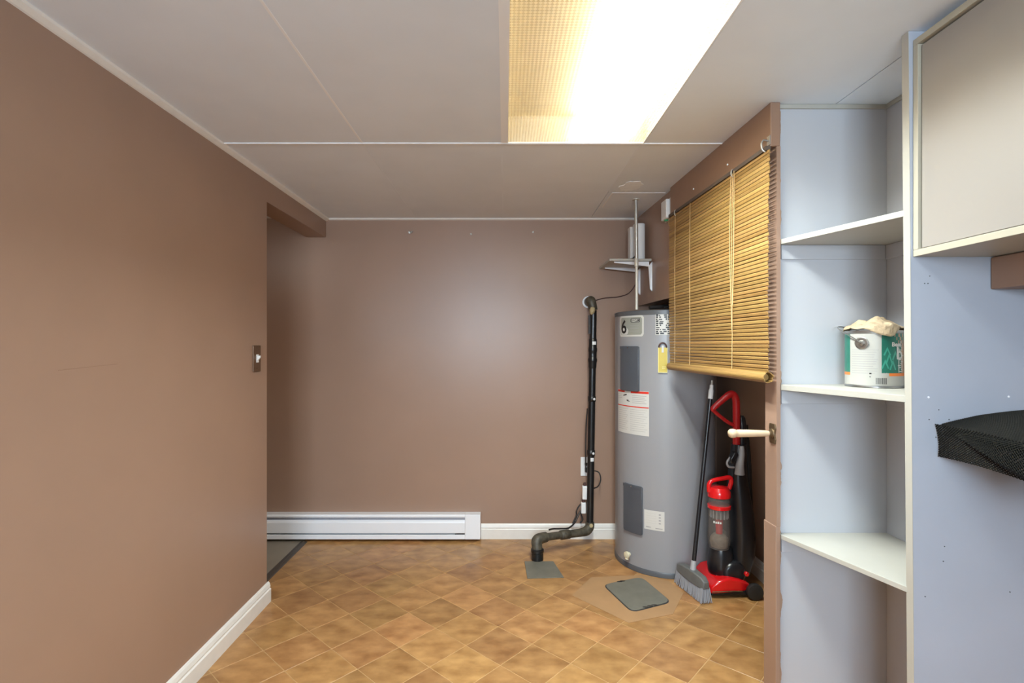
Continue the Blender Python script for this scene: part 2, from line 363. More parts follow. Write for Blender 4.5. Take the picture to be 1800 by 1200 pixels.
# wall behind the camera, made white for bounce, with a window added for cool light
wf = MB(); wx0, wx1, wz0, wz1 = -0.92, 0.32, 1.27, 2.05
wf.box(XH, wx0, YF-0.12, YF, -0.06, 2.36); wf.box(wx1, 1.6, YF-0.12, YF, -0.06, 2.36); wf.box(wx0, wx1, YF-0.12, YF, -0.06, wz0); wf.box(wx0, wx1, YF-0.12, YF, wz1, 2.36)
struct('wall_front', wf, 'bouncewall', 'unseen wall made white to bounce light, with an added window')
win = MB()
for a in ((wx0,wx0+.04,wz0,wz1),(wx1-.04,wx1,wz0,wz1),(wx0+.04,wx1-.04,wz0,wz0+.04),(wx0+.04,wx1-.04,wz1-.04,wz1),(-.315,-.285,wz0+.04,wz1-.04)):
    win.box(a[0],a[1],YF-0.09,YF-0.04,a[2],a[3])
struct('added_window_1', win, 'trim', 'white framed window added unseen behind the camera for cool light')
struct('wall_hall', MB().box(XH-0.1, XH, 1.3, YB, -0.06, 2.36).box(XH, -1.385, 1.3, 1.4, -0.06, 2.36), 'wall', 'brown walls of the hall beyond the doorway')

# closet front: bulkhead panel, header beam, jamb
def wbox(mb, u0, u1, n0, n1, z0, z1):
    p = [(u0,n0),(u1,n0),(u1,n1),(u0,n1)]
    vs = [Wc(u,n,z0) for u,n in p]+[Wc(u,n,z1) for u,n in p]
    return mb.add(vs, [(0,3,2,1),(4,5,6,7),(0,1,5,4),(1,2,6,5),(2,3,7,6),(3,0,4,7)])
wc = struct('wall_closet', wbox(MB(), 0.975, 1.692, -0.09, 0.0, 1.62, H), 'wall', 'brown bulkhead wall above the water heater')
wbox(MB(), -0.030, 0.985, -0.014, 0.022, 2.072, H).build('header_beam', 'beam', wc, bevel=0.003)
wbox(MB(), -0.030, 0.046, -0.014, 0.0, 0.69, 2.0715).build('jamb', 'wall', wc)
wbox(MB(), -0.030, 0.052, -0.014, 0.003, 0.0, 0.6895).build('lower_casing', 'wall', wc, bevel=0.002)
wbox(MB(), 0.012, 0.044, -0.09, -0.0145, 0.0, 2.07).build('stud', 'beam', wc)
wbox(MB(), 0.972, 0.984, 0.0, 0.004, 1.63, 2.07).build('edge_bead', 'wall', wc)
for u, z in ((0.66, 2.125), (0.30, 2.120)):
    MB().lathe([(0.004,0),(0.004,0.004),(0.0,0.005)], n=10, axis=(-1,0,0), org=Wc(u,0.0215,z)).build('nail_head', 'plaster', wc)

# ceiling: backing plus boards
cl = struct('ceiling', MB().box(XH, 1.6, YF-0.1, YB+0.1, 2.40, 2.46), 'ceilback', 'white board ceiling with battens')
xe = [XL, -0.625, -0.015, 0.595, 1.212, XR]; ye = [YF, -0.185, 1.035, 2.255, YB]
FX0, FX1, FY0, FY1 = 0.012, 0.603, 1.035, 2.252
for i in range(5):
    for j in range(4):
        x0,x1,y0,y1 = xe[i],xe[i+1],ye[j],ye[j+1]
        if i == 2 and j == 2: continue
        if i == 3 and j == 2: x0 = FX1+0.004
        g = 0.0022 if i >= 3 else 0.001
        MB().box(x0+g, x1-g, y0+0.001, y1-0.001, H, H+0.012).build('ceiling_board', 'ceil', cl)
MB().box(XH, -1.385, 1.3, YB, H, H+0.012).build('ceiling_board', 'ceil', cl)
MB().box(XL, FX0, 2.248, 2.262, H-0.003, H).build('batten', 'batten', cl)
MB().box(FX0, 0.955, 2.252, 2.262, H-0.003, H).build('batten', 'batten', cl)
for x in (-0.625, -0.015):
    for (a, b_) in ((YF, 2.248), (2.262, YB)):
        if x > -0.1 and a == YF: continue
        MB().box(x-0.004, x+0.004, a, b_, H-0.0012, H).build('seam_strip', 'ceil' if a > 0 else 'batten', cl)
MB().box(0.592, 0.598, 2.262, 2.95, H-0.0012, H).build('seam_strip', 'ceil', cl)
pm = MB(); pn = 22; ring = [(0.70+0.055*math.cos(2*math.pi*k/pn)*(1+0.25*random.uniform(-1,1)), 2.86+0.10*math.sin(2*math.pi*k/pn)*(1+0.25*random.uniform(-1,1))) for k in range(pn)]
pm.prism(ring, H-0.0016, H); pm.build('plaster_smear', 'plaster', cl)
MB().box(0.62, 0.93, 2.985, 2.991, H-0.0015, H).box(0.62,0.626,2.991,3.3,H-0.0015,H).build('access_seam', 'batten', cl)
struct('trim_2', MB().sweep([(0,0),(0.022,0),(0.020,-0.008),(0.006,-0.018),(0,-0.020)], lambda u,v,t:(XL+u,t,H+v), YF, YB), 'trim', 'white cove strip along the left ceiling edge')
struct('trim_3', MB().sweep([(0,0),(0.016,0),(0.012,-0.008),(0,-0.013)], lambda u,v,t:(t,YB-u,H+v), XL+0.024, 0.915), 'trim', 'white cove strip along the far ceiling edge')

# baseboards
BP = [(0,0),(0.016,0),(0.016,0.066),(0.011,0.072),(0.013,0.080),(0.009,0.096),(0.004,0.104),(0,0.105)]
struct('baseboard_left', MB().sweep(BP, lambda u,v,t:(XL+u,t,v), YF, YO+0.014), 'trim', 'white moulded baseboard along the left wall')
struct('baseboard_back', MB().sweep(BP, lambda u,v,t:(t,YB-u,v), -0.168, XR-0.017), 'trim', 'white moulded baseboard along the far wall')
struct('baseboard_right', MB().sweep(BP, lambda u,v,t:(XR-u,t,v), 2.0, YB-0.017), 'trim', 'white baseboard inside the closet')

# ------------------------------------------------------------------ ceiling light
fx = thing('ceiling_light', (0.307, 1.64, H), 'recessed fluorescent ceiling light with a yellowed prismatic diffuser', 'ceiling light')
hb = MB(); t_ = 0.004
hb.box(FX0-t_,FX0,FY0,FY1,H+0.004,H+0.115).box(FX1,FX1+t_,FY0,FY1,H+0.004,H+0.115).box(FX0,FX1,FY0,FY0+t_,H+0.004,H+0.115).box(FX0,FX1,FY1-t_,FY1,H+0.004,H+0.115).box(FX0-t_,FX1+t_,FY0,FY1,H+0.115,H+0.119)
hb.build('housing', 'housing', fx)
MB().add([(FX0,FY0+t_,H+0.003),(FX1,FY0+t_,H+0.003),(FX1,FY1-t_,H+0.003),(FX0,FY1-t_,H+0.003)], [(0,1,2,3)]).build('diffuser', 'diffuser', fx)
fr = MB().box(-0.0175,FX0,FY0,2.247,H-0.002,H-0.0005).box(FX0,FX1+0.004,FY1-0.006,FY1,H-0.002,H+0.003).box(FX1-0.001,FX1+0.004,FY0,FY1-0.006,H-0.002,H+0.003)
fr.build('frame', 'batten', fx)
for x in (0.335, 0.475):
    MB().lathe([(0.0165,0),(0.0165,1.12)], n=16, axis=(0,1,0), org=(x,1.085,H+0.055)).build('tube', 'tube', fx, smooth=True)
    al_ = bpy.data.lights.new('tube_light', 'AREA'); al_.shape = 'RECTANGLE'; al_.size = 0.034; al_.size_y = 1.12; al_.energy = LAMP_WATTS; al_.color = (0.84, 0.955, 1.0); al_.spread = math.radians(142)
    ao = bpy.data.objects.new('tube_light', al_); COL.objects.link(ao); ao.parent = fx; ao.location = (x-0.307, 1.645-1.64, 0.037)
    for y in (1.068, 2.205):
        MB().box(x-0.016,x+0.016,y,y+0.017,H+0.03,H+0.115).build('tube_holder', 'whiteplastic', fx)

hl = thing('added_hall_light', (-2.15, 1.95, H-0.10), 'round white dome light added unseen on the hall ceiling to brighten the hall', 'ceiling light')  # unseen lamp, added to lift the dark hall wall
MB().lathe([(0.15,H-0.001),(0.15,H-0.02),(0.14,H-0.025)], (-2.15,1.95), 28).build('base', 'whiteplastic', hl, smooth=30)
m = bpy.data.materials.new('added_hall_glow'); m.use_nodes = True; b = m.node_tree.nodes['Principled BSDF']
b.inputs['Emission Color'].default_value = (1.0, 0.93, 0.85, 1); b.inputs['Emission Strength'].default_value = 30.0; M['opal'] = m
MB().lathe([(0.135,H-0.026),(0.125,H-0.055),(0.09,H-0.08),(0.04,H-0.092),(0,H-0.095)], (-2.15,1.95), 28).build('dome', 'opal', hl, smooth=True)
# ------------------------------------------------------------------ corner shelf unit
cs = thing('corner_shelf_unit', (1.2, 1.68, 0), 'open white corner shelf unit with three slanted-front shelves beside the closet', 'shelf unit')
ZT = H-0.001
MB().box(1.001, 1.4745, 1.893, 1.909, 0.001, ZT).build('back_panel', 'shelfback', cs)
MB().box(1.402, 1.418, 1.472, 1.892, 0.001, ZT).build('inner_side_panel', 'whiteblue', cs)
fp = MB(); zA, zB_ = 0.001, 1.598
lean = lambda z: 1.153 - 0.0085*z
fp.add([(lean(zA),1.447,zA),(1.468,1.447,zA),(1.468,1.4705,zA),(lean(zA),1.4705,zA),(lean(ZT),1.447,ZT),(1.468,1.447,ZT),(1.468,1.4705,ZT),(lean(ZT),1.4705,ZT)],
       [(0,3,2,1),(4,5,6,7),(0,1,5,4),(1,2,6,5),(2,3,7,6),(3,0,4,7)])
fpo = fp.build('outer_side_panel', 'sidepanel', cs)
ed = MB(); e0 = lambda z: lean(z)-0.0015
ed.add([(e0(zA),1.4465,zA),(lean(zA)-0.0001,1.4465,zA),(lean(zA)-0.0001,1.471,zA),(e0(zA),1.471,zA),(e0(ZT),1.4465,ZT),(lean(ZT)-0.0001,1.4465,ZT),(lean(ZT)-0.0001,1.471,ZT),(e0(ZT),1.471,ZT)],
       [(0,3,2,1),(4,5,6,7),(0,1,5,4),(1,2,6,5),(2,3,7,6),(3,0,4,7)])
ed.build('edge_strip', 'cream', cs)
for zt, th in ((1.734, 0.018), (1.206, 0.020), (0.660, 0.016)):
    xe_ = lean(zt)
    MB().prism([(1.003,1.870),(xe_+0.0005,1.462),(xe_+0.0005,1.4715),(1.4015,1.4725),(1.4015,1.8925),(1.003,1.8925)], zt-th, zt).build('shelf', 'cream', cs, bevel=0.0012)
    MB().box(1.012, 1.392, 1.885, 1.8925, zt-th-0.052, zt-th-0.0005).build('cleat', 'whiteblue', cs, bevel=0.001)
    MB().box(1.394, 1.4015, 1.475, 1.8925, zt-th-0.052, zt-th-0.0005).build('cleat', 'whiteblue', cs, bevel=0.001)
MB().box(1.003, 1.4015, 1.886, 1.8925, H-0.016, H-0.001).build('top_moulding', 'cream', cs)
MB().box(1.395, 1.4015, 1.4725, 1.886, H-0.016, H-0.001).build('top_moulding', 'cream', cs)
def scr(px, py, r=0.003, m_='metal'):
    x = (px-888)*1.447/905; z = 1.35-(py-606)*1.447/905
    MB().lathe([(r,0),(r*0.9,0.0012),(0.0,0.0016)], n=8, axis=(0,-1,0), org=(x,1.4468,z)).build('screw_head', m_, cs)
for px, py in ((1632,698),(1773,697),(1633,737),(1668,737),(1626,1048),(1775,1040),(1658,986),(1645,768)): scr(px, py, 0.0032 if py in (698,697) else 0.0018, 'white' if py in (698,697) else 'tankdark')
for px, py in ((1634,485),(1746,476),(1625,498),(1631,498),(1660,960),(1650,720)): scr(px, py, 0.0016, 'tankdark')

# ------------------------------------------------------------------ wall cabinet
cb = thing('wall_cabinet', (1.3, 0.85, 1.597), 'cream wall cabinet with a flat inset door beneath the ceiling on the right', 'cabinet')
CX = 1.145; c0, c1 = 0.30, 1.4455; zb, zt = 1.597, 2.204
MB().box(CX,1.470,c0,c1,zb,zb+0.018).build('bottom_panel', 'cabframe', cb, bevel=0.001)
MB().box(CX,1.470,c0,c1,zt-0.018,zt).build('top_panel', 'cabframe', cb, bevel=0.001)
for (a, b_) in ((c1-0.017,c1),(0.79,0.808),(c0,c0+0.018)):
    MB().box(CX,1.470,a,b_,zb+0.0185,zt-0.0185).build('upright', 'cabframe', cb, bevel=0.001)
MB().box(1.455,1.470,c0+0.019,c1-0.018,zb+0.0185,zt-0.0185).build('back_panel', 'cabframe', cb)
for (a, b_) in ((0.811,c1-0.020),(0.321,0.787)):
    d_ = MB().box(CX+0.008,CX+0.024,a,b_,zb+0.021,zt-0.024).build('door', 'cabdoor', cb, bevel=0.0015)
    MB().lathe([(0.006,0),(0.006,0.012),(0.014,0.016),(0.015,0.024),(0.010,0.028),(0,0.029)], n=16, axis=(-1,0,0), org=(CX+0.008,a+0.04,zb+0.08)).build('knob', 'cream', d_, smooth=True)
MB().box(1.205,1.220,c0,c1-0.002,zt+0.001,H-0.001).build('filler_strip', 'sidepanel', cb)

# brown ledge boxed along the right wall under the cabinet
tag(MB().box(1.362,XR-0.001,0.25,1.4455,1.506,1.5955).build('boxed_ledge', 'beam', bevel=0.004), 'brown boxed ledge running along the right wall under the cabinet', 'ledge')

# ------------------------------------------------------------------ shelf with draped mesh liner on the right wall
sh = thing('wall_shelf', (1.34, 1.0, 1.09), 'dark shelf board on the right wall under the black mesh liner', 'shelf')
MB().box(1.225,XR-0.001,0.45,1.440,1.095,1.112).build('board', 'darkwood', sh, bevel=0.002)
for y in (0.6, 1.25):
    MB().box(1.30,XR-0.001,y,y+0.02,1.078,1.0945).box(XR-0.018,XR-0.001,y,y+0.02,0.90,1.0775).build('bracket', 'darkwood', sh)
def liner_mb(nu, nv, fn):
    # diamond lattice: short bars woven over the surface fn(u,v); returns bars as square tubes
    mb = MB()
    P = lambda i, j: Vector(fn(i/nu, j/nv))
    for i in range(nu):
        for j in range(nv):
            for (a, b_) in (((i,j),(i+1,j+1)), ((i+1,j),(i,j+1))):
                p = P(*a); q = P(*b_); t = (q-p); 
                n = Vector((0.3,0.2,1)); s_ = t.cross(n); s_.normalize(); n2 = s_.cross(t); n2.normalize()
                w = 0.0015; h_ = 0.0009
                c = [s_*w+n2*h_, -s_*w+n2*h_, -s_*w-n2*h_, s_*w-n2*h_]
                mb.add([p+x for x in c]+[q+x for x in c], [(0,1,5,4),(1,2,6,5),(2,3,7,6),(3,0,4,7)])
    return mb
def prof(pts, t):
    # arc-length interpolation on a polyline
    L_ = [0]
    for a, b_ in zip(pts, pts[1:]): L_.append(L_[-1]+math.dist(a,b_))
    s = t*L_[-1]
    for k in range(len(pts)-1):
        if s <= L_[k+1] or k == len(pts)-2:
            f = (s-L_[k])/max(1e-9, L_[k+1]-L_[k]); return tuple(a+(b_-a)*f for a,b_ in zip(pts[k],pts[k+1]))
def linerA(u, v):       # u across (wall to front, down and curled under), v along the shelf towards the camera
    y = 1.440-0.62*v
    drop = 0.004+0.30*min(1,v*1.0)*0.62/1.0
    drop = min(drop, 0.095)
    r = min(0.03, drop*0.5)
    pts = [(1.462,1.168),(1.40,1.160),(1.32,1.149),(1.25,1.136),(1.222,1.130)]
    for k in range(1,6):
        a = math.radians(90+18*k); pts.append((1.222+r*math.cos(a), 1.130-r+r*math.sin(a)))
    pts.append((1.192+(0.03-r)*1.0, 1.130-max(drop,r)))
    k = max(0.006, drop*0.5)
    pts.append((1.205+(0.03-r)*0.6, 1.130-drop-k*0.35)); pts.append((1.235, 1.130-drop-k*0.55))
    x, z = prof(pts, u)
    z += 0.003*math.sin(9*v+4*u) - 0.010*v
    return (x, y, z)
def linerB(u, v):
    y = 1.443-0.60*v
    x = 1.206 + 0.02*math.sin(2.2*u)*0.5 - 0.004*v
    z = 1.128 - 0.090*u + 0.004*math.sin(8*v) - 0.012*v
    return (x, y, z)
ln = thing('shelf_liner', (1.33, 1.15, 1.03), 'black rubber mesh liner folded over the shelf on the right wall', 'shelf liner')
liner_mb(46, 72, linerA).build('top_fold', 'liner', ln)
liner_mb(14, 70, linerB).build('under_flap', 'liner', ln)

# ------------------------------------------------------------------ paint can on the middle shelf
pc = Vector((1.276, 1.783)); pr = 0.083; pz = 1.2065; ph = 0.192; va = math.degrees(math.atan2(-pc.x, pc.y))   # direction to the viewer, from -Y
can = thing('paint_can', (pc.x, pc.y, pz), 'paint can with green and white label on the middle shelf of the corner unit', 'paint can')
MB().lathe([(pr-0.004,pz),(pr+0.0015,pz+0.001),(pr+0.0015,pz+0.006),(pr,pz+0.008),(pr,pz+ph-0.010),(pr+0.002,pz+ph-0.008),(pr+0.002,pz+ph),(pr-0.004,pz+ph),(pr-0.006,pz+ph-0.005),(pr-0.014,pz+ph-0.005),(pr-0.016,pz+ph-0.001),(0.0,pz+ph-0.001)], (pc.x,pc.y), 48).build('can_body', 'tin', can, smooth=True)
R0 = pr+0.0002; R1 = pr+0.0007
z0, z1 = pz+0.008, pz+ph-0.011
lab = MB().cylpatch(pc,R0,R1,va-180,va+180,z0,z1,n=64).build('label', 'canlabel', can, smooth=True)
def cp(name, m_, a0, a1, b0, b1, parent=lab, lift=0.0004, n=10, rc=0): return MB().cylpatch(pc,R1,R1+lift,va+a0,va+a1,b0,b1,n=n,rc=rc).build(name, m_, parent, smooth=True)
zo = pz+0.040; zo2 = pz+0.050
cp('green_field', 'green', 15, 125, zo2, z1, n=16); cp('green_field', 'green', -130, -52, zo2, z1, n=16)
cp('orange_band', 'orange', 30, 125, zo, zo2-0.0002, n=14); cp('orange_band', 'orange', -130, -52, zo, zo2-0.0002, n=14)
# brown flame-shaped field at the right side of the label
bmv = MB()
for k in range(12):
    za = zo2+0.001+(z1-zo2-0.001)*k/12; zb2 = zo2+0.001+(z1-zo2-0.001)*(k+1)/12
    f = k/12; a0 = 63 - 30*max(0,(f-0.62)/0.38)**0.8 - 3*math.sin(f*5)
    bmv.cylpatch(pc,R1+0.0004,R1+0.0007,va+a0,va+125,za,zb2,n=6)
bmv.build('brown_field', 'canbrown', lab)
for k in range(16):
    z = zo2+0.004+k*0.0065; a0 = 56+5*math.sin(k*1.7)
    cp('lattice_mark', 'label', a0, a0+7+3*math.cos(k*2.3), z, z+0.0028, lift=0.0012, n=3)
for a0 in (53, 64):
    cp('lattice_line', 'label', a0, a0+1.6, zo2+0.002, zo2+0.085-0.002*(a0-53), lift=0.0011, n=2)
# leaf shapes in darker green print
M['green2'] = mat('light_green_print', (0.045, 0.30, 0.22), 0.35)
for (a0, zz, s_) in ((22,0.066,1.0),(30,0.082,1.2),(38,0.062,1.1),(44,0.095,1.0),(26,0.110,0.9)):
    lf = MB(); q = []
    for (du, dv) in ((-8,0),(0,0.030*s_),(8,0),(5,-0.002),(0,0.018*s_),(-5,-0.002)):
        t = math.radians(va+a0+du); q.append((pc.x+(R1+0.0006)*math.sin(t), pc.y-(R1+0.0006)*math.cos(t), pz+zz+dv))
    lf.add(q, [(0,1,4,5),(1,2,3,4)]); lf.build('leaf_print', 'green2', lab)
def on_can(a0, zc, lift=0.0010):
    def fn(x, y):
        t = math.radians(va+a0)+x/R1; return (pc.x+(R1+lift)*math.sin(t), pc.y-(R1+lift)*math.cos(t), zc+y)
    return fn
text_mb('Beau', 0.019, on_can(35, pz+0.139, 0.0013), bold=0.0007).build('lettering', 'label', lab)
text_mb('b', 0.060, on_can(45, pz+0.096, 0.0013), bold=0.0008).build('lettering', 'label', lab)
for k in range(11):
    z = pz+0.126-k*0.0078; e = 8 if k % 3 else 10
    cp('text_line', 'print', -46, e-3*(k%4), z, z+0.0014, n=8, lift=0.0003)
for k in range(13):
    a0 = 4+k*1.7; w = (0.5,0.9,0.4,1.1)[k%4]
    cp('barcode_bar', 'blackprint', a0, a0+w, pz+0.013, pz+0.034, n=1, lift=0.0005)
cp('barcode_field', 'canlabel', 2, 29, pz+0.011, pz+0.051, lift=0.0003, n=6)
cp('small_symbol', 'blackprint', -8, -4, pz+0.046, pz+0.050, n=2); cp('small_symbol', 'blackprint', -8, -5, pz+0.036, pz+0.038, n=2)
ea = math.radians(va-23); ev = Vector((math.sin(ea), -math.cos(ea), 0)); ez = pz+ph-0.042
for s_ in (1, -1):
    og = Vector((pc.x,pc.y,ez)) + ev*s_*(R1)
    MB().lathe([(0.021,0),(0.021,0.002),(0.016,0.004),(0.010,0.003),(0.010,0.006),(0.004,0.008),(0,0.008)], n=20, axis=ev*s_, org=og).build('handle_ear', 'tin', can, smooth=True)
sv = Vector((ev.y, -ev.x, 0)); sv = -sv if sv.x > 0 else sv
bail = []
for k in range(0, 25):
    t = math.pi*k/24; c_, s_ = math.cos(t), math.sin(t)
    up = 0.060*s_**0.8
    bail.append(Vector((pc.x,pc.y,ez)) + ev*c_*(R1+0.009) + sv*(s_*0.108) + Vector((0,0,up)))
MB().tube(bail, 0.0019, 8).build('bail_handle', 'tin', can, smooth=True)
# crumpled rag lying on the lid
rg = MB(); nr, na = 26, 96; vs = []; fs = []
random.seed(3); ph_ = [random.uniform(0, 6.28) for _ in range(8)]
for i in range(nr+1):
    f = i/nr
    for j in range(na):
        a = 2*math.pi*j/na
        rad = 0.083*(1+0.10*math.sin(3*a+ph_[0])+0.07*math.sin(5*a+ph_[1]))
        fr = math.radians(va+32); front = math.cos(a-math.atan2(-math.cos(fr), math.sin(fr)))
        if front > 0.55: rad *= 1+0.42*(front-0.55)
        x = pc.x+rad*f*math.cos(a); y = pc.y+rad*f*math.sin(a)
        rr = math.hypot(x-pc.x, y-pc.y)
        tri = lambda q: abs(((q/math.pi) % 2)-1)*2-1
        cx_, sx_ = x-pc.x, y-pc.y
        z = pz+ph+0.004+0.010*(1-f*f)+0.0105*(1+tri(70*cx_+38*sx_+ph_[2]+9*sx_*cx_*80))*(0.35+0.65*f)*(1.15-f)+0.0095*(1+tri(46*cx_-95*sx_+ph_[3]))*(1.1-f)+0.0045*(1+tri(150*cx_+60*sx_+ph_[4]))*(1-0.6*f)
        z += 0.012*math.exp(-((x-pc.x-0.010)**2+(y-pc.y+0.012)**2)/0.0011)
        if rr > pr+0.003:
            ov = rr-(pr+0.003); z -= ov*1.25; k_ = (pr+0.004+ov*0.22)/rr; x = pc.x+(x-pc.x)*k_; y = pc.y+(y-pc.y)*k_
        vs.append((x,y,z))
for i in range(nr):
    for j in range(na):
        k2 = (j+1)%na; fs.append((i*na+j,i*na+k2,(i+1)*na+k2,(i+1)*na+j))
rg.add(vs, fs); ro = rg.build('rag', 'rag', smooth=28)
md = ro.modifiers.new('thick', 'SOLIDIFY'); md.thickness = 0.002; md.offset = 1
tag(ro, 'crumpled beige rag lying on the lid of the paint can', 'rag')

# ------------------------------------------------------------------ bamboo blind
bu0, bu1 = -0.045, 0.962
bl = thing('bamboo_blind', Wc(0.46, 0.03, 1.21), 'honey coloured bamboo slat blind hanging over the closet opening', 'blind')
BZ = 2.060; BS = 0.0150; nsl = 54
def slat(u0, u1, z, n, tilt, hgt=0.0128, th=0.0026, m_='bamboo', name='slat', par=bl):
    # lens-shaped strip along u
    c, s_ = math.cos(tilt), math.sin(tilt)
    cs_ = [(-th/2,-hgt*0.32),(0,-hgt/2),(th/2,-hgt*0.32),(th/2,hgt*0.32),(0,hgt/2),(-th/2,hgt*0.32)]
    pts = [(n + a*c - b_*s_, z + a*s_ + b_*c) for a, b_ in cs_]
    return MB().sweep(pts, lambda p,q,t: Wc(t,p,q), u0, u1).build(name, m_, par)
random.seed(11)
for k in range(nsl):
    f = k/nsl
    slat(bu0+0.004*random.uniform(-1,1)+0.006*f, bu1-0.012*f*f+0.004*random.uniform(-1,1), BZ-0.010-k*BS, 0.034+0.004*math.sin(f*3.1), random.uniform(-0.10,0.05)-0.10, hgt=0.0132 if k%5 else 0.0118)
zr = BZ-0.010-nsl*BS-0.008
MB().tube([Wc(bu0+0.03,0.034,zr), Wc(bu1-0.03,0.034,zr)], 0.013, 12).build('roll_core', 'bamboo', bl)
for k in range(12):
    a = 2*math.pi*k/12+0.2; slat(bu0+0.006*random.uniform(-1,1)+0.008, bu1-0.008*random.random(), zr+0.0185*math.sin(a), 0.034+0.0185*math.cos(a), a, hgt=0.011, name='rolled_slat')
MB().sweep([(0.024,BZ-0.004),(0.042,BZ-0.004),(0.042,BZ+0.011),(0.024,BZ+0.011)], lambda p,q,t: Wc(t,p,q), bu0+0.01, bu1-0.005).build('head_rail', 'darkwood', bl)
for u in (0.22, 0.66, 0.86):
    MB().tube([Wc(u,0.040,BZ+0.004), Wc(u+0.006,0.0405,BZ-0.3), Wc(u,0.0415,BZ-0.6), Wc(u+0.004,0.041,zr+0.02)], 0.0013, 6, smooth=4).build('ladder_cord', 'cord', bl)
for k, u in enumerate((0.20, 0.225)):
    MB().tube([Wc(u,0.044,BZ), Wc(u-0.004+0.01*k,0.047,BZ-0.3), Wc(u-0.02*k,0.050,BZ-0.55-0.1*k)], 0.0014, 6, smooth=4).build('pull_cord', 'cord', bl)
for u in (0.215, 0.85):
    MB().tube([Wc(u,0.030,BZ+0.010),Wc(u,0.046,BZ+0.008),Wc(u,0.048,BZ-0.012),Wc(u,0.042,BZ-0.020)], 0.0025, 8, smooth=3).build('hanger_clip', 'metal', bl)
hk = thing('blind_hook', Wc(-0.02, 0.022, 2.045), 'bent metal hook holding the near end of the bamboo blind', 'hook')
wbox(MB(), -0.0295, -0.010, 0.0225, 0.025, 2.078, 2.112).build('hook_plate', 'metal', hk)
MB().tube([Wc(-0.020,0.026,2.094),Wc(-0.022,0.044,2.096),Wc(-0.024,0.052,2.082),Wc(-0.026,0.050,2.060),Wc(-0.026,0.040,2.052)], 0.003, 8, smooth=3).build('hook_arm', 'metal', hk, smooth=True)

# ------------------------------------------------------------------ peg handle on the jamb
pg = thing('peg_handle', Wc(-0.012, 0, 1.12), 'pale wooden peg handle on a brass plate on the closet jamb', 'handle')
pu, pz_ = -0.008, 1.025
MB().sweep([(pu-0.017,pz_-0.036),(pu+0.017,pz_-0.036),(pu+0.021,pz_-0.02),(pu+0.014,pz_),(pu+0.021,pz_+0.02),(pu+0.017,pz_+0.036),(pu-0.017,pz_+0.036),(pu-0.021,pz_+0.02),(pu-0.014,pz_),(pu-0.021,pz_-0.02)], lambda u,z,t: Wc(u,t,z), 0.0005, 0.005).build('rose_plate', 'brass', pg, bevel=0.001)
og = Wc(pu,0.005,pz_)
MB().lathe([(0.018,0),(0.017,0.004),(0.010,0.008),(0.009,0.018)], n=20, axis=(-1,0,0), org=og).build('collar', 'brass', pg, smooth=True)
MB().lathe([(0.0095,0.012),(0.0115,0.03),(0.0135,0.09),(0.0140,0.125),(0.0128,0.132),(0.0150,0.134),(0.0165,0.142),(0.0160,0.152),(0.0115,0.158),(0,0.159)], n=20, axis=(-1,0,0), org=og).build('peg', 'wood', pg, smooth=60)

# ------------------------------------------------------------------ water heater
hc = (1.008, 3.27); hr = 0.303; HT = 1.555
wh = thing('water_heater', (hc[0], hc[1], 0), 'tall grey electric water heater standing in the closet corner', 'water heater')
MB().lathe([(hr,0.03),(hr,HT-0.026)], hc, 72).build('tank', 'tank', wh, smooth=True)
MB().lathe([(hr-0.004,0.0005),(hr+0.004,0.001),(hr+0.004,0.026),(hr+0.001,0.032),(hr-0.004,0.032)], hc, 72).build('base_ring', 'tankdark', wh, smooth=True)
MB().lathe([(hr-0.004,HT-0.027),(hr+0.003,HT-0.027),(hr+0.004,HT-0.004),(hr-0.002,HT),(hr-0.10,HT+0.006),(0,HT+0.008)], hc, 72).build('top_cap', 'tankdark', wh, smooth=True)
def hp(name, m_, a0, a1, z0, z1, r0=0.0003, r1=0.0010, par=wh, n=12, rc=0): return MB().cylpatch(hc,hr+r0,hr+r1,a0,a1,z0,z1,n=n,rc=rc).build(name, m_, par, smooth=True)
for (a0,a1,z0,z1) in ((-72,-44,1.072,1.343),(-66,-40,0.226,0.513)):
    cv = MB().cylpatch(hc,hr+0.0003,hr+0.013,a0,a1,z0,z1,n=14,rc=0.006).build('access_cover', 'cover', wh, smooth=30, bevel=0.004)
    hp('cover_lip', 'cover', a0+0.3, a1-0.3, z1-0.018, z1-0.001, 0.0135, 0.0150, cv)
    t = math.radians((a0+a1)/2)
    MB().lathe([(0.004,0),(0.004,0.002),(0,0.0025)], n=10, axis=(math.sin(t),-math.cos(t),0), org=(hc[0]+(hr+0.0150)*math.sin(t),hc[1]-(hr+0.0150)*math.cos(t),z1-0.009)).build('screw', 'chrome', cv)
def on_tank(a0, zc, lift=0.0022):
    def fn(x, y):
        t = math.radians(a0)+x/hr; return (hc[0]+(hr+lift)*math.sin(t), hc[1]-(hr+lift)*math.cos(t), zc+y)
    return fn
l6 = hp('warranty_label', 'silver', -76, -39, 1.400, 1.526, n=24, rc=0.014)
hp('label_field', 'olive', -73.5, -41, 1.411, 1.516, 0.0011, 0.0016, l6, n=20, rc=0.010)
hp('numeral_ring', 'silver', -73, -59.5, 1.413, 1.453, 0.0016, 0.0018, l6, n=18, rc=0.019)
text_mb('6', 0.112, on_tank(-72.6, 1.422, 0.0026), bold=0.0022).build('lettering', 'blackprint', l6)
hp('brand_box', 'blackprint', -56, -43.5, 1.484, 1.509, 0.0017, 0.0021, l6, n=10, rc=0.004)
hp('brand_box_border', 'silver', -55.2, -44.3, 1.4865, 1.5065, 0.0021, 0.0023, l6, n=10, rc=0.003)
hp('brand_box_field', 'blackprint', -54.7, -44.8, 1.4885, 1.5045, 0.0023, 0.0025, l6, n=10, rc=0.002)
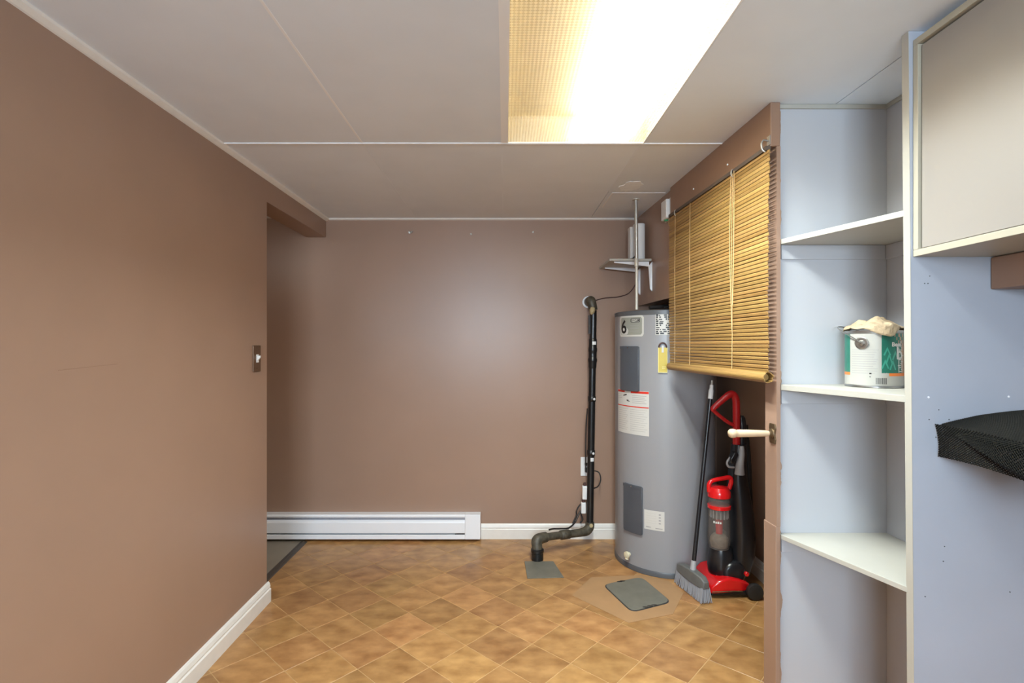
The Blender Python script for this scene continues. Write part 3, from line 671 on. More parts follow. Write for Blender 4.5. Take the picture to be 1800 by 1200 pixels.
text_mb('GSW', 0.0185, on_tank(-54.0, 1.4900, 0.0030), bold=0.0006).build('lettering', 'label', l6)
for z in (1.466, 1.449, 1.432): hp('text_line', 'print', -57, -45, z, z+0.0022, 0.0017, 0.0019, l6, n=6)
ca = hp('rating_label', 'label', -26, -9.5, 1.408, 1.541, n=12)
random.seed(5)
for k in range(11):
    z = 1.412+k*0.0118
    a = -25.4
    while a < -11:
        w = random.uniform(1.2, 4.2); gap = random.uniform(0.5, 1.6)
        if abs(a+18) > 2.6 or random.random() < 0.25: hp('print_block', 'blackprint', a, min(a+w,-9.9), z, z+random.choice((0.006,0.0085,0.0095)), 0.0011, 0.0014, ca, n=2)
        a += w+gap
rl = hp('instruction_label', 'label', -81, -33, 0.814, 1.076, n=24)
hp('red_bar', 'red', -81, -66, 1.061, 1.074, 0.0011, 0.0014, rl); hp('red_bar', 'red', -56, -33.3, 1.061, 1.074, 0.0011, 0.0014, rl)
hp('red_line', 'red', -81, -33.3, 0.977, 0.983, 0.0011, 0.0014, rl, n=24)
for (a,z,w,h_) in ((-69,1.040,3.5,0.005),(-66.5,1.043,3.5,0.007),(-64,1.047,2.0,0.004),(-62.5,1.012,3,0.006),(-61,1.008,3.5,0.004)): hp('pictogram', 'blackprint', a, a+w, z, z+h_, 0.0011, 0.0014, rl, n=3)
for k in range(5):
    hp('text_line', 'print', -54, -36-2*(k%2), 1.046-k*0.011, 1.0485-k*0.011, 0.0011, 0.0013, rl, n=6); 
    if k < 3: hp('text_line', 'print', -80, -71, 1.046-k*0.011, 1.048-k*0.011, 0.0011, 0.0013, rl, n=5)
for k in range(11):
    for (a,b_) in ((-79,-60),(-57,-35)): hp('text_line', 'print', a, b_-2*(k%3), 0.962-k*0.0125, 0.9635-k*0.0125, 0.0011, 0.0013, rl, n=6)
sl = hp('side_label', 'label', -7.5, 10, 1.298, 1.420, n=8); hp('red_line', 'red', -7.4, 9.9, 1.358, 1.363, 0.0011, 0.0014, sl, n=8); hp('pictogram', 'print', -5.5, -2.5, 1.325, 1.340, 0.0011, 0.0014, sl, n=3)
bo = hp('spec_label', 'label', -38.5, -16.5, 0.270, 0.383, n=12)
for k in range(4): hp('glyph', 'print', -22.5, -20.3, 0.360-k*0.017, 0.367-k*0.017, 0.0011, 0.0014, bo, n=2)
hp('text_line', 'print', -36.5, -31, 0.282, 0.287, 0.0011, 0.0014, bo, n=4); hp('text_line', 'print', -26, -18.5, 0.280, 0.285, 0.0011, 0.0014, bo, n=4)
for k in range(5): hp('text_line', 'silver', -36.5, -25, 0.365-k*0.014, 0.3665-k*0.014, 0.0011, 0.0013, bo, n=4)
# drain valve
t = math.radians(-58); dv = Vector((math.sin(t),-math.cos(t),0)); og = Vector((hc[0],hc[1],0.088))+dv*hr
M['ivory'] = mat('ivory_plastic', (0.66, 0.60, 0.43), 0.4)
vo = MB().lathe([(0.010,-0.002),(0.010,0.012),(0.019,0.014),(0.021,0.022),(0.019,0.030),(0.008,0.032),(0,0.033)], n=12, axis=dv, org=og).build('drain_valve', 'ivory', wh, smooth=30)
MB().lathe([(0.008,0.0),(0.009,0.018),(0.011,0.020),(0.011,0.03)], n=12, axis=(dv.x*0.4,dv.y*0.4,-1), org=og+dv*0.012).build('spout', 'ivory', vo, smooth=True)
# yellow tag
tg = thing('hang_tag', Wc(0,0,0), 'yellow hang tag dangling from the front of the water heater', 'tag')
t = math.radians(-18.3); nv = Vector((math.sin(t),-math.cos(t),0)); tv = Vector((math.cos(t),math.sin(t),0))
tb = Vector((hc[0],hc[1],0))+nv*(hr+0.010); tg.location = tb+Vector((0,0,1.19))
def tagbox(mb, x0,x1,z0,z1,d0,d1):
    vs = [tb+tv*x+nv*d+Vector((0,0,z)) for z in (z0,z1) for x,d in ((x0,d0),(x1,d0),(x1,d1),(x0,d1))]
    return mb.add(vs, [(0,3,2,1),(4,5,6,7),(0,1,5,4),(1,2,6,5),(2,3,7,6),(3,0,4,7)])
tagbox(MB(),-0.026,0.026,1.190,1.335,0,0.002).build('card', 'yellow', tg, bevel=0.001)
tagbox(tagbox(tagbox(MB(),-0.026,0.026,1.190,1.1935,0.0022,0.0026),-0.026,-0.0235,1.1935,1.335,0.0022,0.0026),0.0235,0.026,1.1935,1.335,0.0022,0.0026).build('card_border', 'yellowpale', tg)
tagbox(tagbox(MB(),-0.004,0.020,1.222,1.225,0.0022,0.0026),-0.004,0.016,1.214,1.2165,0.0022,0.0026).build('text_line', 'yellowpale', tg)
MB().tube([tb+tv*(0.021*math.cos(a))+nv*0.0015+Vector((0,0,1.335+0.027*math.sin(a))) for a in [math.pi*k/12 for k in range(13)]], 0.0045, 8).build('hook_loop', 'redcable', tg, smooth=True)
tagbox(MB(),-0.006,0.006,1.306,1.347,0.003,0.004).build('sticker', 'label', tg)

# fittings on top of the heater
fit = thing('pipe_fittings', (1.06, 3.2, HT+0.008), 'dark insulated pipes and chrome fitting on top of the water heater', 'pipe')
MB().tube([(0.88,3.14,HT+0.022),(0.97,3.16,HT+0.03),(1.08,3.20,HT+0.038),(1.20,3.25,HT+0.028)], 0.012, 10, smooth=5).build('insulated_pipe', 'cable', fit, smooth=True)
MB().tube([(0.95,3.08,HT+0.017),(1.05,3.10,HT+0.04),(1.15,3.12,HT+0.055),(1.25,3.16,HT+0.04)], 0.007, 8, smooth=5).build('cable', 'cable', fit, smooth=True)
MB().lathe([(0.012,HT+0.0085),(0.012,HT+0.03),(0.017,HT+0.032),(0.017,HT+0.048),(0.010,HT+0.052),(0.010,HT+0.09)], (1.02,3.10), 16).build('chrome_nut', 'chrome', fit, smooth=30)

# ------------------------------------------------------------------ pole, corner shelf, modem, alarm box
pl = thing('support_pole', (0.788, 3.105, HT), 'slim pale metal pole between the water heater and the ceiling', 'pole')
px_, py_ = 0.790, 3.110
MB().lathe([(0.0085,HT+0.0085),(0.0085,1.822)], (px_+0.004,py_), 14).build('lower_tube', 'polepaint', pl, smooth=True)
MB().lathe([(0.0085,1.822),(0.0125,1.824),(0.0125,1.868),(0.010,1.872)], (px_+0.003,py_), 14).build('coupling', 'polepaint', pl, smooth=True)
MB().tube([(px_+0.003,py_,1.872),(px_,py_,H-0.006)], 0.0105, 14).build('upper_tube', 'metal', pl, smooth=True)
MB().lathe([(0.010,H-0.008),(0.022,H-0.006),(0.022,H-0.0015)], (px_,py_), 16).build('ceiling_flange', 'polepaint', pl, smooth=True)
ms = thing('bracket_shelf', (0.80, 3.42, 1.87), 'small white shelf on two brackets in the far right corner', 'shelf')
MB().box(0.655,0.921,3.235,3.585,1.878,1.892).build('board', 'cream', ms, bevel=0.002)
for y in (3.27, 3.52):
    xw = 0.985-0.0384*(y-1.9)-0.001
    k = MB(); w = 0.009
    k.add([(xw,y-w,1.69),(xw,y+w,1.69),(xw-0.012,y+w*.6,1.705),(xw-0.012,y-w*.6,1.705),(xw,y-w,1.877),(xw,y+w,1.877),(xw-0.022,y+w,1.850),(xw-0.022,y-w,1.850)], [(0,3,2,1),(0,1,5,4),(1,2,6,5),(2,3,7,6),(3,0,4,7),(4,5,6,7)])
    k.add([(xw-0.02,y-w,1.847),(xw-0.02,y+w,1.847),(xw-0.02,y+w,1.877),(xw-0.02,y-w,1.877),(xw-0.24,y-w*.6,1.871),(xw-0.24,y+w*.6,1.871),(xw-0.24,y+w*.6,1.877),(xw-0.24,y-w*.6,1.877)], [(0,3,2,1),(4,5,6,7),(0,1,5,4),(1,2,6,5),(2,3,7,6),(3,0,4,7)])
    k.build('bracket', 'white', ms)
md_ = thing('modem', (0.862, 3.36, 1.892), 'white upright modem standing on the small bracket shelf', 'modem')
def rrect(cx, cy, hx, hy, r, n=5):
    out = []
    for (sx, sy, a0) in ((1,-1,-90),(1,1,0),(-1,1,90),(-1,-1,180)):
        for k in range(n+1):
            a = math.radians(a0+90*k/n); out.append((cx+sx*(hx-r)+r*math.cos(a), cy+sy*(hy-r)+r*math.sin(a)))
    return out
MB().prism(rrect(0.872,3.36,0.036,0.045,0.030), 1.8925, 2.135).build('body', 'whiteplastic', md_, smooth=30, bevel=0.004)
MB().prism(rrect(0.824,3.385,0.011,0.035,0.008), 1.8925, 2.118).build('side_panel', 'whiteplastic', md_, smooth=30)
MB().tube([(0.800,3.36,1.905),(0.83,3.335,1.912),(0.84,3.31,1.93)], 0.004, 8, smooth=3).build('cable', 'cable', md_)
al = thing('sensor_box', Wc(1.10, 0.0, 2.06), 'small white sensor box on the bulkhead beside the bamboo blind', 'sensor')
wbox(MB(), 1.005, 1.105, 0.0005, 0.012, 2.062, 2.185).build('back_plate', 'whiteplastic', al, bevel=0.003)
wbox(MB(), 1.012, 1.098, 0.0125, 0.036, 2.068, 2.178).build('cover', 'whiteplastic', al, bevel=0.006)
M['led'] = mat('green_plastic', (0.05, 0.35, 0.15), 0.4)
wbox(MB(), 1.045, 1.062, 0.0125, 0.030, 2.060, 2.0675).build('green_tab', 'led', al)
MB().tube([Wc(1.055,0.008,2.060),Wc(1.05,0.006,2.035),Wc(1.01,0.006,2.030),Wc(0.985,0.008,2.030)], 0.0016, 6, smooth=4).build('wire', 'cord', al)

# ------------------------------------------------------------------ black drain pipe and its pad
dp = thing('drain_pipe', (0.2, 3.22, 0.004), 'black plastic drain pipe running down the far wall beside the water heater', 'pipe')
top = Vector((0.600,3.500,1.640)); bot = Vector((0.572,3.478,0.150))
el = lambda z: top + (bot-top)*((1.640-z)/(1.640-0.150))
MB().tube([el(1.585), el(0.155)], 0.0235, 18).build('riser', 'pipe', dp, smooth=True)
MB().tube([(0.584,3.588,1.650),(0.584,3.545,1.650),(0.584,3.510,1.648),(0.590,3.500,1.625),el(1.585)], [0.034,0.034,0.034,0.031,0.029], 18, smooth=4).build('top_elbow', 'pipedirty', dp, smooth=True)
MB().lathe([(0.042,0),(0.041,0.003),(0.036,0.004)], n=20, axis=(0,-1,0), org=(0.580,3.592,1.648)).build('wall_collar', 'plaster', dp, smooth=30)
fo = MB()
vs = []; random.seed(2)
fo.lathe([(0.006,0.0),(0.016,0.012),(0.019,0.03),(0.014,0.048),(0.0,0.054)], n=12, axis=(0.15,-0.2,1), org=(0.582,3.470,1.555)); fo.build('foam_blob', 'foam', dp, smooth=True)
cpz = [(0.0238,1.395),(0.0275,1.385),(0.0275,1.335),(0.030,1.328),(0.030,1.308),(0.0275,1.300),(0.0275,1.262),(0.031,1.255),(0.031,1.240),(0.028,1.232),(0.027,1.200),(0.0238,1.19)]
MB().tube([el(z) for _, z in cpz], [r for r,_ in cpz], 18).build('coupling', 'pipe', dp, smooth=60)
for z in (0.985, 0.62):
    MB().tube([el(z+0.02),el(z+0.018),el(z-0.018),el(z-0.02)], [0.0238,0.027,0.027,0.0238], 18).build('tape_band', 'pipe', dp, smooth=60)
    p = el(z); MB().lathe([(0.0085,0),(0.008,0.004),(0,0.006)], n=10, axis=(0.5,-1,0), org=(p.x+0.011,p.y-0.0245,p.z)).build('clip', 'whiteplastic', dp, smooth=True)
for z, h_ in ((1.362,0.011),(0.578,0.012)):
    p = el(z); MB().cylpatch((p.x,p.y),0.0278 if z>1 else 0.0243,0.0285 if z>1 else 0.025,-14,42,z-h_,z+h_,n=8).build('white_label', 'whiteplastic', dp)
MB().cylpatch((el(1.49).x,el(1.49).y),0.024,0.034,-105,-58,1.425,1.55,n=5).build('side_clip', 'tankdark', dp)
run = [el(0.155),Vector((0.569,3.474,0.122)),Vector((0.545,3.457,0.102)),Vector((0.500,3.43,0.100)),Vector((0.36,3.352,0.112)),Vector((0.255,3.285,0.124))]
MB().tube(run, [0.0295,0.031,0.031,0.0265,0.0240,0.0240], 16, smooth=5).build('horizontal_run', 'pipedirty', dp, smooth=True)
MB().tube([run[3]+(run[4]-run[3])*f for f in (0.55,0.58,0.98,1.01)], [0.025,0.030,0.030,0.025], 16).build('coupling', 'pipedirty', dp, smooth=60)
MB().tube([(0.262,3.289,0.124),(0.222,3.262,0.124),(0.200,3.247,0.114),(0.200,3.235,0.080),(0.202,3.230,0.055)], [0.031,0.034,0.035,0.033,0.032], 16, smooth=5).build('lower_elbow', 'pipedirty', dp, smooth=True)
MB().lathe([(0.038,0.0055),(0.038,0.050),(0.041,0.054),(0.041,0.070),(0.034,0.074),(0.030,0.074)], (0.202,3.230), 24).build('floor_socket', 'pipe', dp, smooth=30)
p = el(0.155); MB().lathe([(0.013,0),(0.012,0.004),(0,0.006)], n=12, axis=(0,-1,0.1), org=(p.x+0.004,p.y-0.030,0.140)).build('yellow_plug', 'foam', dp, smooth=True)
pd = [(0.118,3.205),(0.160,2.985),(0.345,3.035),(0.302,3.225)]
pd = [(0.120,3.205),(0.128,2.972),(0.340,2.985),(0.300,3.205)]
tag(MB().prism(pd, 0.0005, 0.0045).build('floor_plate', 'plate', bevel=0.001), 'square grey plate on the floor under the black drain pipe', 'plate')
# cables along the pipe
def cable(name, pts, r, m_, label, sm=6, cat='cable'): return tag(MB().tube(pts, r, 8, smooth=sm).build(name, m_, smooth=True), label, cat)
cable('power_cable', [el(0.92)+Vector((-0.030,-0.004,0)),el(0.80)+Vector((-0.036,0,0)),el(0.68)+Vector((-0.036,0.004,0)),el(0.60)+Vector((-0.034,0.01,0)),Vector((0.556,3.552,0.50))], 0.0042, 'cable', 'thin black cable running down beside the pipe to the outlet')
cable('loop_cable', [(0.575,3.555,0.470),(0.60,3.54,0.485),(0.640,3.52,0.478),(0.652,3.515,0.430),(0.634,3.515,0.385),(0.600,3.53,0.365)], 0.0042, 'cable', 'black cable looping out to the right of the drain pipe')
cable('signal_wire', [(0.915,3.575,1.83),(0.905,3.582,1.77),(0.86,3.586,1.71),(0.79,3.588,1.685),(0.73,3.586,1.680),(0.67,3.588,1.672),(0.62,3.586,1.655)], 0.0032, 'redcable', 'thin brown wire along the wall from bracket shelf to pipe')
cable('hanging_cable', [(0.540,3.515,0.30),(0.530,3.52,0.235),(0.505,3.505,0.205),(0.470,3.47,0.155),(0.42,3.405,0.140),(0.36,3.362,0.150),(0.31,3.332,0.160),(0.282,3.305,0.164)], 0.0055, 'cable', 'thick black cable sagging onto the lower pipe run')
cable('hanging_cable', [(0.530,3.545,0.260),(0.508,3.545,0.240),(0.490,3.545,0.205),(0.490,3.545,0.175),(0.462,3.53,0.125)], 0.0050, 'cable', 'black cable loop hanging furthest left under the white plugs')
cable('hanging_cable', [(0.552,3.53,0.225),(0.530,3.53,0.215),(0.520,3.528,0.19),(0.528,3.51,0.16),(0.510,3.50,0.14)], 0.0050, 'cable', 'short black cable loop hanging nearest the pipe bend')
# outlet with plugs
ou = thing('wall_outlet', (0.555, YB, 0.44), 'white wall outlet with black plugs behind the drain pipe', 'outlet')
ox, oz = 0.566, 0.503
MB().box(ox-0.040,ox+0.040,YB-0.008,YB-0.0005,oz-0.066,oz+0.066).build('cover_plate', 'whiteplastic', ou, bevel=0.006)
MB().box(ox-0.018,ox+0.018,YB-0.013,YB-0.0085,oz-0.036,oz+0.036).build('receptacle', 'whiteplastic', ou, bevel=0.002)
for z in (oz+0.020, oz-0.018):
    MB().box(ox-0.013,ox+0.013,YB-0.040 if z<oz else YB-0.030,YB-0.0135,z-(0.017 if z<oz else 0.010),z+(0.014 if z<oz else 0.010)).build('plug', 'cable', ou, bevel=0.004)
for (z0,z1,x0,lab_) in ((0.300,0.392,0.540,'upper white plug adapter strapped left of the drain pipe'),(0.205,0.280,0.532,'lower white plug adapter strapped left of the drain pipe')):
    ad = thing('plug_adapter', (x0,3.50,z0), lab_, 'plug')
    MB().box(x0-0.016,x0+0.016,3.490,3.520,z0,z1).build('body', 'whiteplastic', ad, bevel=0.005)
    MB().box(x0-0.008,x0+0.010,3.495,3.513,z1+0.0005,z1+0.022).build('strain_relief', 'redcable', ad, bevel=0.003)

# ------------------------------------------------------------------ floor hatch with its plain patch
tag(MB().prism([(0.36,2.775),(0.60,2.50),(0.84,2.58),(0.97,2.80),(0.93,2.945),(0.80,3.02),(0.50,2.99)], 0.0003, 0.0018).build('floor_patch', 'patch'), 'plain tan vinyl patch around the rounded floor hatch', 'floor patch')
hq = [Vector((0.553,2.890)),Vector((0.640,2.600)),Vector((0.868,2.700)),Vector((0.790,2.985))]
def rounded(q, r, n=5):
    out = []; m_ = len(q)
    for i in range(m_):
        p = q[i]; a = (q[i-1]-p).normalized(); b_ = (q[(i+1)%m_]-p).normalized()
        for k in range(n+1):
            t = k/n; out.append(tuple((p+a*r)*(1-t)**2 + p*2*t*(1-t) + (p+b_*r)*t*t))
    return out
hh = thing('floor_hatch', (0.71, 2.8, 0.002), 'grey rounded rectangular hatch cover on the floor before the heater', 'hatch')
MB().prism(rounded(hq, 0.045), 0.0022, 0.0065).build('cover', 'plate', hh, bevel=0.0012)
cen = sum(hq, Vector((0,0)))/4
MB().prism(rounded([cen+(p-cen)*1.035 for p in hq], 0.047), 0.0019, 0.0026).build('gasket', 'darkslot', hh)
for (f0, f1, k) in ((0.30,0.60,2),(0.5,0.75,0)):
    pass
for e, ts in (((1,2),(0.35,0.47,0.58)),((3,0),(0.52,0.60))):
    a, b_ = hq[e[0]], hq[e[1]]
    for t in ts:
        p = a+(b_-a)*t; p = p+(cen-p)*0.03
        MB().prism([(p.x+0.013*math.cos(x)*1.2, p.y+0.006*math.sin(x)) for x in [2*math.pi*k/10 for k in range(10)]], 0.0066, 0.0072).build('tar_mark', 'cable', hh)

# ------------------------------------------------------------------ electric baseboard heater
bh = thing('baseboard_heater', (-0.9, 3.55, 0.015), 'long white electric baseboard heater along the far wall', 'heater')
x0, x1 = -1.95, -0.170; yf = 3.528
bp = MB(); bp.box(x0,x1-0.001,3.578,3.593,0.018,0.186); bp.build('back_plate', 'white', bh)
MB().sweep([(3.578,0.186),(yf+0.004,0.186),(yf,0.180),(yf,0.168),(yf+0.003,0.168),(yf+0.003,0.178),(yf+0.006,0.182),(3.578,0.182)], lambda u,v,t:(t,u,v), x0, x1-0.1065).build('top_hood', 'white', bh)
MB().sweep([(yf+0.018,0.150),(yf+0.002,0.140),(yf-0.002,0.130),(yf-0.002,0.062),(yf+0.003,0.058),(yf+0.003,0.128),(yf+0.007,0.137),(yf+0.021,0.146)], lambda u,v,t:(t,u,v), x0, x1-0.1065).build('front_panel', 'white', bh)
MB().sweep([(yf+0.002,0.050),(yf-0.002,0.047),(yf-0.003,0.020),(3.577,0.018),(3.577,0.021),(yf+0.001,0.024)], lambda u,v,t:(t,u,v), x0, x1-0.1065).build('bottom_lip', 'white', bh)
MB().box(x1-0.106,x1,yf-0.003,3.577,0.018,0.187).build('end_cap', 'white', bh, bevel=0.003)
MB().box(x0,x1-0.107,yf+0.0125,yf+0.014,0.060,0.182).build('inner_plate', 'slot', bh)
fm = MB(); k = x0+0.05
while k < x1-0.15:
    fm.box(k,k+0.0015,yf+0.0085,yf+0.012,0.153,0.174); k += 0.012
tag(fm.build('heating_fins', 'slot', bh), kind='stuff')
MB().tube([(x0+0.02,yf+0.030,0.105),(x1-0.12,yf+0.030,0.105)], 0.006, 8).build('element', 'darkslot', bh)
MB().box(x1-0.175,x1-0.108,yf+0.001,yf+0.003,0.051,0.056).build('rating_strip', 'darkslot', bh)

# ------------------------------------------------------------------ light switch
sw = thing('light_switch', (XL, 2.585, 1.21), 'bronze light switch plate with white toggle beside the doorway', 'light switch')
MB().box(XL+0.0005,XL+0.006,2.545,2.622,1.215,1.348).build('plate', 'switch', sw, bevel=0.003)
MB().box(XL+0.0062,XL+0.009,2.574,2.594,1.262,1.302).build('collar', 'whiteplastic', sw)
MB().add([(XL+0.009,2.578,1.272),(XL+0.009,2.590,1.272),(XL+0.009,2.590,1.294),(XL+0.009,2.578,1.294),(XL+0.022,2.579,1.286),(XL+0.022,2.589,1.286),(XL+0.022,2.589,1.297),(XL+0.022,2.579,1.297)],
         [(0,3,2,1),(4,5,6,7),(0,1,5,4),(1,2,6,5),(2,3,7,6),(3,0,4,7)]).build('toggle', 'whiteplastic', sw, bevel=0.001)
for z in (1.232, 1.331): MB().lathe([(0.003,0),(0.003,0.001),(0,0.0015)], n=8, axis=(1,0,0), org=(XL+0.006,2.584,z)).build('screw', 'brass', sw)
# wall anchors left on the far wall
for x, z, lb in ((-0.668,2.136,'small hook left on the far wall under the ceiling, leftmost of three'),(-0.238,2.122,'tiny screw left on the far wall, middle of three'),(0.195,2.136,'small screw left on the far wall, rightmost of three')):
    big = x < -0.5
    w_ = thing('wall_screw', (x, YB, z), lb, 'screw')
    MB().lathe([(0.010 if big else 0.007,0.0005),(0.009 if big else 0.006,0.003),(0.003,0.004),(0.003,0.014),(0.006,0.015),(0.005,0.018),(0,0.019)], n=12, axis=(0,-1,0), org=(x,YB,z)).build('shank', 'metal', w_, smooth=30)
    if big: MB().tube([(x+0.004,YB-0.014,z),(x+0.016,YB-0.018,z-0.006),(x+0.022,YB-0.016,z+0.004)], 0.003, 8, smooth=3).build('hook_arm', 'metal', w_)

# ------------------------------------------------------------------ upright vacuum cleaner (front towards -X)
VY = 2.86
vc = thing('vacuum_cleaner', (1.23, VY, 0), 'red and black upright vacuum cleaner in the closet beside the water heater', 'vacuum cleaner')
def xz(poly, y0, y1, name, m_, par=vc, bev=0.006, sm=30):    # extrude an XZ outline along Y
    return MB().sweep(poly, lambda u,v,t:(u,t,v), y0, y1).build(name, m_, par, smooth=sm, bevel=bev, seg=3)
xz([(1.098,0.012),(1.335,0.012),(1.345,0.03),(1.335,0.045),(1.100,0.030)], VY-0.115, VY+0.115, 'sole', 'vacblack')
def hull(sections, name, m_, par=vc, sub=2):                  # loft of rectangular rings (x, y0, y1, z0, z1)
    mb = MB(); n = len(sections); vs = []; fs = []
    for x,y0,y1,z0,z1 in sections: vs += [(x,y0,z0),(x,y1,z0),(x,y1,z1),(x,y0,z1)]
    for i in range(n-1):
        for k in range(4): fs.append((4*i+k,4*i+(k+1)%4,4*i+4+(k+1)%4,4*i+4+k))
    fs += [(3,2,1,0),tuple(4*n-4+k for k in range(4))]
    mb.add(vs, fs); o = mb.build(name, m_, par, smooth=80)
    md = o.modifiers.new('bevel','BEVEL'); md.width = 0.010; md.segments = 3; md.limit_method = 'ANGLE'; md.angle_limit = math.radians(35)
    return o
dk = hull([(1.092,VY-0.125,VY+0.118,0.026,0.060),(1.13,VY-0.130,VY+0.124,0.030,0.095),(1.19,VY-0.128,VY+0.124,0.034,0.112),(1.25,VY-0.124,VY+0.120,0.036,0.100),(1.31,VY-0.105,VY+0.100,0.036,0.072)], 'floor_head', 'vacred')
MB().tube([(1.098,VY-0.131,0.040),(1.19,VY-0.134,0.046),(1.26,VY-0.130,0.044)], 0.003, 6, smooth=4).build('bumper_strip', 'brass', dk)
MB().lathe([(0.010,0),(0.010,0.003),(0.0,0.004)], n=14, axis=(0,-0.3,1), org=(1.152,VY-0.06,0.1035)).build('emblem', 'label', dk, smooth=True)
for y, s_ in ((VY-0.150,1),(VY+0.118,1)):
    MB().lathe([(0.030,0),(0.041,0.003),(0.043,0.010),(0.043,0.024),(0.041,0.029),(0.030,0.032)], n=28, axis=(0,1,0), org=(1.322,y,0.0435)).build('wheel', 'rubber', vc, smooth=40)
MB().lathe([(0.012,0),(0.012,0.012),(0.009,0.015),(0,0.015)], n=14, axis=(0,-1,0), org=(1.288,VY-0.106,0.128)).build('pedal', 'vacred', vc, smooth=30)
# motor housing
MB().lathe([(0.0,0.085),(0.052,0.088),(0.066,0.105),(0.070,0.14),(0.068,0.185),(0.060,0.225),(0.056,0.238),(0,0.238)], (1.188,VY-0.02), 32).build('motor_housing', 'vacblack', vc, smooth=50)
MB().lathe([(0.045,0),(0.060,0.01),(0.066,0.03),(0.066,0.17),(0.060,0.19),(0.045,0.2)], n=28, axis=(0,1,0), org=(1.235,VY-0.10,0.118)).build('motor_drum', 'vacblack', vc, smooth=50)
# spine
def spine(sections, name, m_):
    mb = MB(); vs = []; fs = []; n = 16
    for z, xc, yc, rx, ry in sections:
        for k in range(n):
            a = 2*math.pi*k/n; c_, s_ = math.cos(a), math.sin(a)
            vs.append((xc+rx*math.copysign(abs(c_)**0.7,c_), yc+ry*math.copysign(abs(s_)**0.7,s_), z))
    m_n = len(sections)
    for i in range(m_n-1):
        for k in range(n): fs.append((i*n+k,i*n+(k+1)%n,(i+1)*n+(k+1)%n,(i+1)*n+k))
    fs += [tuple(range(n-1,-1,-1)),tuple(range((m_n-1)*n,m_n*n))]
    return mb.add(vs, fs).build(name, m_, vc, smooth=50)
spine([(0.10,1.29,VY,0.050,0.075),(0.20,1.305,VY,0.062,0.088),(0.30,1.310,VY,0.064,0.090),(0.42,1.305,VY,0.060,0.085),(0.52,1.296,VY,0.052,0.075),(0.60,1.290,VY,0.046,0.062),(0.70,1.292,VY,0.040,0.050),(0.80,1.298,VY,0.034,0.042)], 'body', 'vacblack')
spine([(0.60,1.312,VY+0.01,0.024,0.034),(0.75,1.316,VY+0.01,0.023,0.032),(0.90,1.318,VY+0.01,0.022,0.030),(0.945,1.316,VY+0.01,0.018,0.024),(0.958,1.315,VY+0.01,0.010,0.014)], 'spine_top', 'vacblack')
MB().tube([(1.345,VY+0.03,0.90),(1.362,VY+0.03,0.70),(1.372,VY+0.03,0.45),(1.375,VY+0.02,0.25),(1.34,VY+0.02,0.17)], 0.017, 12, smooth=6).build('hose', 'rubber', vc, smooth=True)
# handle loop
MB().tube([(1.282,VY-0.005,0.800),(1.280,VY-0.01,0.90),(1.279,VY-0.012,1.00),(1.274,VY-0.012,1.055),(1.256,VY-0.012,1.078),(1.232,VY-0.012,1.070),(1.190,VY-0.012,1.035),(1.160,VY-0.012,1.008),(1.150,VY-0.012,0.995),(1.158,VY-0.012,0.982),(1.195,VY-0.012,0.950),(1.240,VY-0.012,0.918),(1.286,VY-0.012,0.898)],
          [0.020,0.020,0.020,0.020,0.020,0.019,0.017,0.016,0.015,0.011,0.010,0.010,0.011], 14, smooth=5).build('handle', 'handlered', vc, smooth=True)
MB().tube([(1.286,VY-0.062,0.800),(1.284,VY-0.064,0.760),(1.274,VY-0.066,0.70),(1.272,VY-0.066,0.648)], [0.010,0.016,0.021,0.026], 14, smooth=4).build('crevice_tool', 'greyplastic', vc, smooth=True)
xz([(1.215,0.735),(1.236,0.770),(1.252,0.772),(1.262,0.755),(1.238,0.715),(1.222,0.705)], VY-0.085, VY-0.045, 'brush_tool', 'vacblack')
MB().tube([(1.222,VY-0.065,0.74),(1.205,VY-0.065,0.715),(1.212,VY-0.065,0.69),(1.245,VY-0.06,0.685)], 0.006, 8, smooth=4).build('tool_clip', 'greyplastic', vc, smooth=True)
# dust cup
dc = (1.174, VY-0.035)
cup = MB().lathe([(0.050,0.240),(0.056,0.262),(0.058,0.300),(0.056,0.44),(0.056,0.518)], dc, 36).build('dust_cup', 'clear', vc, smooth=True)
MB().lathe([(0.0,0.245),(0.044,0.246),(0.049,0.27),(0.046,0.295),(0.030,0.315),(0,0.322)], dc, 24).build('dust', 'dust', cup, smooth=True)
MB().lathe([(0.018,0.30),(0.020,0.395),(0.030,0.40),(0.030,0.405),(0,0.405)], dc, 20).build('cyclone_core', 'vacred', cup, smooth=30)
for k in range(14):
    a = 2*math.pi*k/14; MB().box(dc[0]+0.045*math.cos(a)-0.003,dc[0]+0.045*math.cos(a)+0.003,dc[1]+0.045*math.sin(a)-0.003,dc[1]+0.045*math.sin(a)+0.003,0.405,0.452).build('filter_rib', 'greyplastic', cup)
MB().lathe([(0.040,0.405),(0.042,0.452),(0,0.452)], dc, 20).build('filter', 'tankdark', cup, smooth=30)
MB().lathe([(0.0572,0.456),(0.0605,0.458),(0.0605,0.474),(0.0572,0.476)], dc, 36).build('red_band', 'vacred', cup, smooth=30)
hcup = lambda a0,s,zc: (lambda x,y: (dc[0]+0.0582*math.sin(math.radians(a0)+x/0.0582), dc[1]-0.0582*math.cos(math.radians(a0)+x/0.0582), zc+y))
for k in range(4): MB().cylpatch(dc,0.0582,0.0588,-52+11*k,-44+11*k,0.386,0.398-0.002*(k%2),n=3).build('white_print', 'label', cup)
lid = MB().lathe([(0.057,0.518),(0.060,0.520),(0.060,0.548),(0.056,0.556),(0.048,0.572),(0.0,0.578)], dc, 36).build('cup_lid', 'vacred', vc, smooth=40)
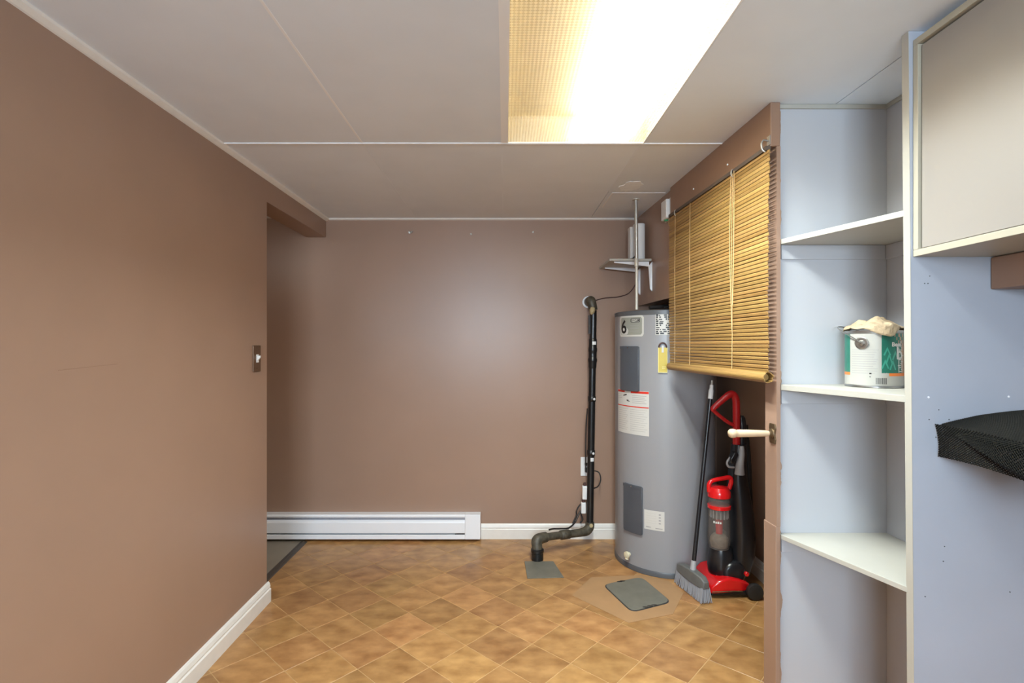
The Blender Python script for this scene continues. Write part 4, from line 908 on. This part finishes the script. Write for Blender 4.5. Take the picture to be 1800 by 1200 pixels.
MB().tube([(dc[0]-0.054,dc[1],0.545),(dc[0]-0.055,dc[1],0.585),(dc[0]-0.035,dc[1],0.606),(dc[0]+0.02,dc[1],0.618),(dc[0]+0.058,dc[1],0.622),(dc[0]+0.066,dc[1],0.600),(dc[0]+0.055,dc[1],0.56)], [0.013,0.012,0.011,0.012,0.013,0.012,0.012], 12, smooth=5).build('cup_handle', 'vacred', lid, smooth=True)

# ------------------------------------------------------------------ broom
bx = thing('broom', (1.02, 2.82, 0), 'broom with grey bristle head and black handle leaning beside the water heater', 'broom')
h0 = Vector((0.990,2.925,0)); h1 = Vector((1.050,2.685,0)); hd = (h1-h0).normalized(); hn = Vector((hd.y,-hd.x,0))
def bq(s, w, z): return h0+hd*s+hn*w+Vector((0,0,z))
Lh = (h1-h0).length
bb = MB(); secs = [(0.0,0.022,0.075,0.108),(0.03,0.026,0.072,0.122),(Lh*0.5,0.030,0.070,0.132),(Lh-0.03,0.026,0.072,0.128),(Lh,0.020,0.075,0.112)]
vs = []; fs = []
for s,w,z0,z1 in secs: vs += [bq(s,-w,z0),bq(s,w,z0),bq(s,w*0.75,z1),bq(s,-w*0.75,z1)]
for i in range(4):
    for k in range(4): fs.append((4*i+k,4*i+(k+1)%4,4*i+4+(k+1)%4,4*i+4+k))
fs += [(3,2,1,0),(16,17,18,19)]
bb.add(vs, fs); bb.build('head_block', 'broomblock', bx, smooth=60, bevel=0.005)
rows = MB(); random.seed(9)
for i in range(34):
    for j in range(6):
        s = 0.006+(Lh-0.012)*i/33; w = -0.020+0.040*j/5
        q0 = bq(s,w,0.080); q1 = bq(s+0.010*(2*i/33-1)+random.uniform(-.003,.003), w*1.5+random.uniform(-.003,.003), 0.003+random.uniform(0,0.004))
        rows.tube([q0,q1], [0.0032,0.0024], 4)
tag(rows.build('bristles', 'bristle', bx), kind='stuff')
p0 = bq(Lh*0.52,0,0.125); p1 = Vector((1.166,2.900,1.150)); dirv = (p1-p0)
MB().tube([p0, p0+dirv*0.05], [0.017,0.014], 14).build('socket', 'greyplastic', bx, smooth=True)
MB().tube([p0+dirv*0.03, p0+dirv*0.925], 0.0115, 12).build('handle', 'vacblack', bx, smooth=True)
MB().tube([p0+dirv*0.90, p0+dirv*0.945, p0+dirv*0.955, p0+dirv*0.975], [0.0135,0.0135,0.010,0.010], 12).build('handle_sleeve', 'whiteplastic', bx, smooth=30)
MB().tube([p0+dirv*0.975, p0+dirv*1.0], [0.006,0.005], 10).build('hang_tip', 'metal', bx, smooth=True)
